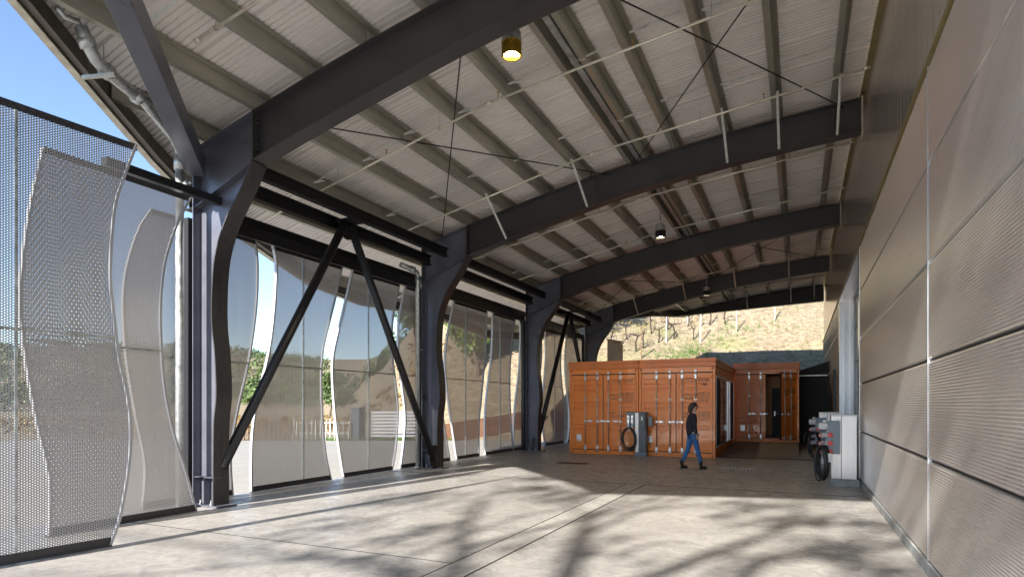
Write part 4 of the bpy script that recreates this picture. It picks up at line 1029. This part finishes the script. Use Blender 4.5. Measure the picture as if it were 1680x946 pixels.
# vines, stakes and wires on the slope behind the containers
def make_vine(seed):
    rn = random.Random(seed); t = thing('grape_vine', '', 'vine'); b = MB(); lf = MB()
    p = Vector((0,0,-.1)); pts = [p]
    for i in range(4): p = p + Vector((rn.uniform(-.12,.12), rn.uniform(-.05,.05), .25)); pts.append(p)
    b.tube(pts, [.06,.05,.045,.045,.05], 6)
    for sx in (-1, 1):
        q = p.copy(); ar = [q]
        for i in range(3): q = q + Vector((sx*.2, rn.uniform(-.04,.04), rn.uniform(0,.1))); ar.append(q)
        b.tube(ar, [.045,.035,.03,.02], 5)
        for c in ar[1:]:
            e = c + Vector((rn.uniform(-.15,.15), rn.uniform(-.1,.1), rn.uniform(.35,.7))); b.tube([c, (c+e)/2+Vector((.04,0,0)), e], [.012,.010,.006], 4)
            if rn.random() < .6: leaves(lf, e, .2, 7, .07, rn)
    b.build('trunk', vine_bark, t)
    if lf.v: lf.build('leaves', leaf_y, t)
    return t
vs = [make_vine(k) for k in (41, 42, 43)]
vn = 0
def onhill(px_t, ratio):
    """walk a ray from the camera until it meets the hill; returns ground point"""
    s_, c_ = math.sin(R(25.24)), math.cos(R(25.24)); D = 25
    while D < 150:
        L = px_t*D; x = L*c_-D*s_; y = L*s_+D*c_
        if 1.65+ratio*D < hz(x, y): return Vector((x, y, hz(x, y)))
        D += .1
    return None
rows = [[(1018, 583), (1042, 577), (1056, 572), (1080, 563), (1107, 556), (1136, 559), (1150, 540)], [(1003, 570), (1030, 556), (1068, 548), (1095, 541), (1127, 536), (1165, 534), (1190, 532)]]
allv = []
for rw in rows: allv += rw
side_words = ['lowest dark leafless vine beside the concrete pier', 'crooked vine left of the brown stake', 'leafless vine just right of the brown stake', 'forked vine with few rust leaves above the container seam',
  'bent vine in the middle of the lower row', 'vine at the foot of the grey post', 'vine right of the grey post on the dry slope', 'upper row vine nearest the fourth column', 'upper row vine above the brown stake',
  'upper row vine second from the brown stake', 'upper row vine with yellow leaves', 'upper row vine above the grey post', 'upper row vine on the bare slope', 'last upper row vine towards the right']
for i, (px_, py_) in enumerate(allv):
    p = onhill((px_-840)/999, (665-py_)/999)
    if p is None: continue
    o = vs[i % 3] if i < 3 else copy_tree(vs[i % 3]); o.location = p; o.rotation_euler = (0,0,i*.9); k = .95+.15*math.sin(i*2.1); o.scale = (k,k,k); o['label'] = side_words[i]; o['group'] = 'leafless vines on the slope'
posts = [((1052, 588), 1.9, wood_st, 'brown wooden stake on the slope above the left container'), ((1093, 562), 2.0, galv, 'thin grey vineyard post between two vines'), ((1149, 563), 2.3, beige_m, 'pale vineyard post with vine climbing it'),
         ((1208, 545), 2.2, fascia_m, 'white vineyard post in the middle of the dry slope'), ((1271, 528), 1.9, fascia_m, 'white vineyard post nearest the warehouse wall'), ((1128, 528), 1.9, galv, 'grey vineyard post in the upper row')]
pp = []
for (q, h_, m_, lb_) in posts:
    p = onhill((q[0]-840)/999, (665-q[1])/999)
    if p is None: continue
    o = MB().tube([(0,0,-.2), (.03,0,h_)], .038, 7).build('vine_post', m_); o.location = p; tag(o, lb_, 'post', 'vineyard posts on the slope'); pp.append(p + Vector((0,0,h_*.8)))
wl = [pp[i] for i in (0, 1, 2, 3, 4)]
wl = [wl[0]+Vector((-6, -1.5, -.6))] + wl
for dz, lb_ in ((0, 'upper trellis wire strung along the vineyard posts'), (-.7, 'lower trellis wire strung along the vineyard posts')):
    tag(MB().tube([p+Vector((0,0,dz)) for p in wl], .008, 4).build('trellis_wire', steel), lb_, 'wire', 'trellis wires')
# grass tufts on the visible slope
rn = random.Random(9); gd_ = MB(); gg = MB()
def tuft(b, p, h, n):
    for _ in range(n):
        a = rn.uniform(0, 6.28); o_ = Vector((math.cos(a), math.sin(a), 0)); q = p + o_*rn.uniform(0, .12); w_ = Vector((-o_.y, o_.x, 0))*.012
        b.add([q-w_, q+w_, q + o_*h*.4 + Vector((0,0,h*rn.uniform(.6,1.1)))], [(0,1,2)])
for _ in range(9000):
    x = rn.uniform(-20, 6); y = rn.uniform(28, 62); 
    if toe(x, y) < .8: continue
    tuft(gd_, Vector((x, y, hz(x, y))), rn.uniform(.08, .3), 4)
for cx, cy, n_ in ((1130, 580, 90), (1205, 540, 50), (1265, 532, 30), (1150, 575, 60), (1110, 585, 50), (1300, 500, 15), (1180, 560, 40), (1090, 588, 40)):
    p = onhill((cx-840)/999, (665-cy)/999)
    if p is None: continue
    for _ in range(n_):
        x = p.x+rn.gauss(0, .9); y = p.y+rn.gauss(0, .6); tuft(gg, Vector((x, y, hz(x, y))), rn.uniform(.1, .3), 7)
for _ in range(160):
    k = rn.random(); x = -22.0+k*7+rn.gauss(0,.2); y = 22.3+k*3.4+rn.gauss(0, .25); tuft(gg, Vector((x, y, -.05)), rn.uniform(.1,.3), 8)
tag(gd_.build('dry_grass', grass_d), 'dry straw grass covering the slope', 'grass', kind='stuff')
tag(gg.build('green_grass', grass_g), 'patches of fresh green grass on the slope and driveway edge', 'grass', kind='stuff')
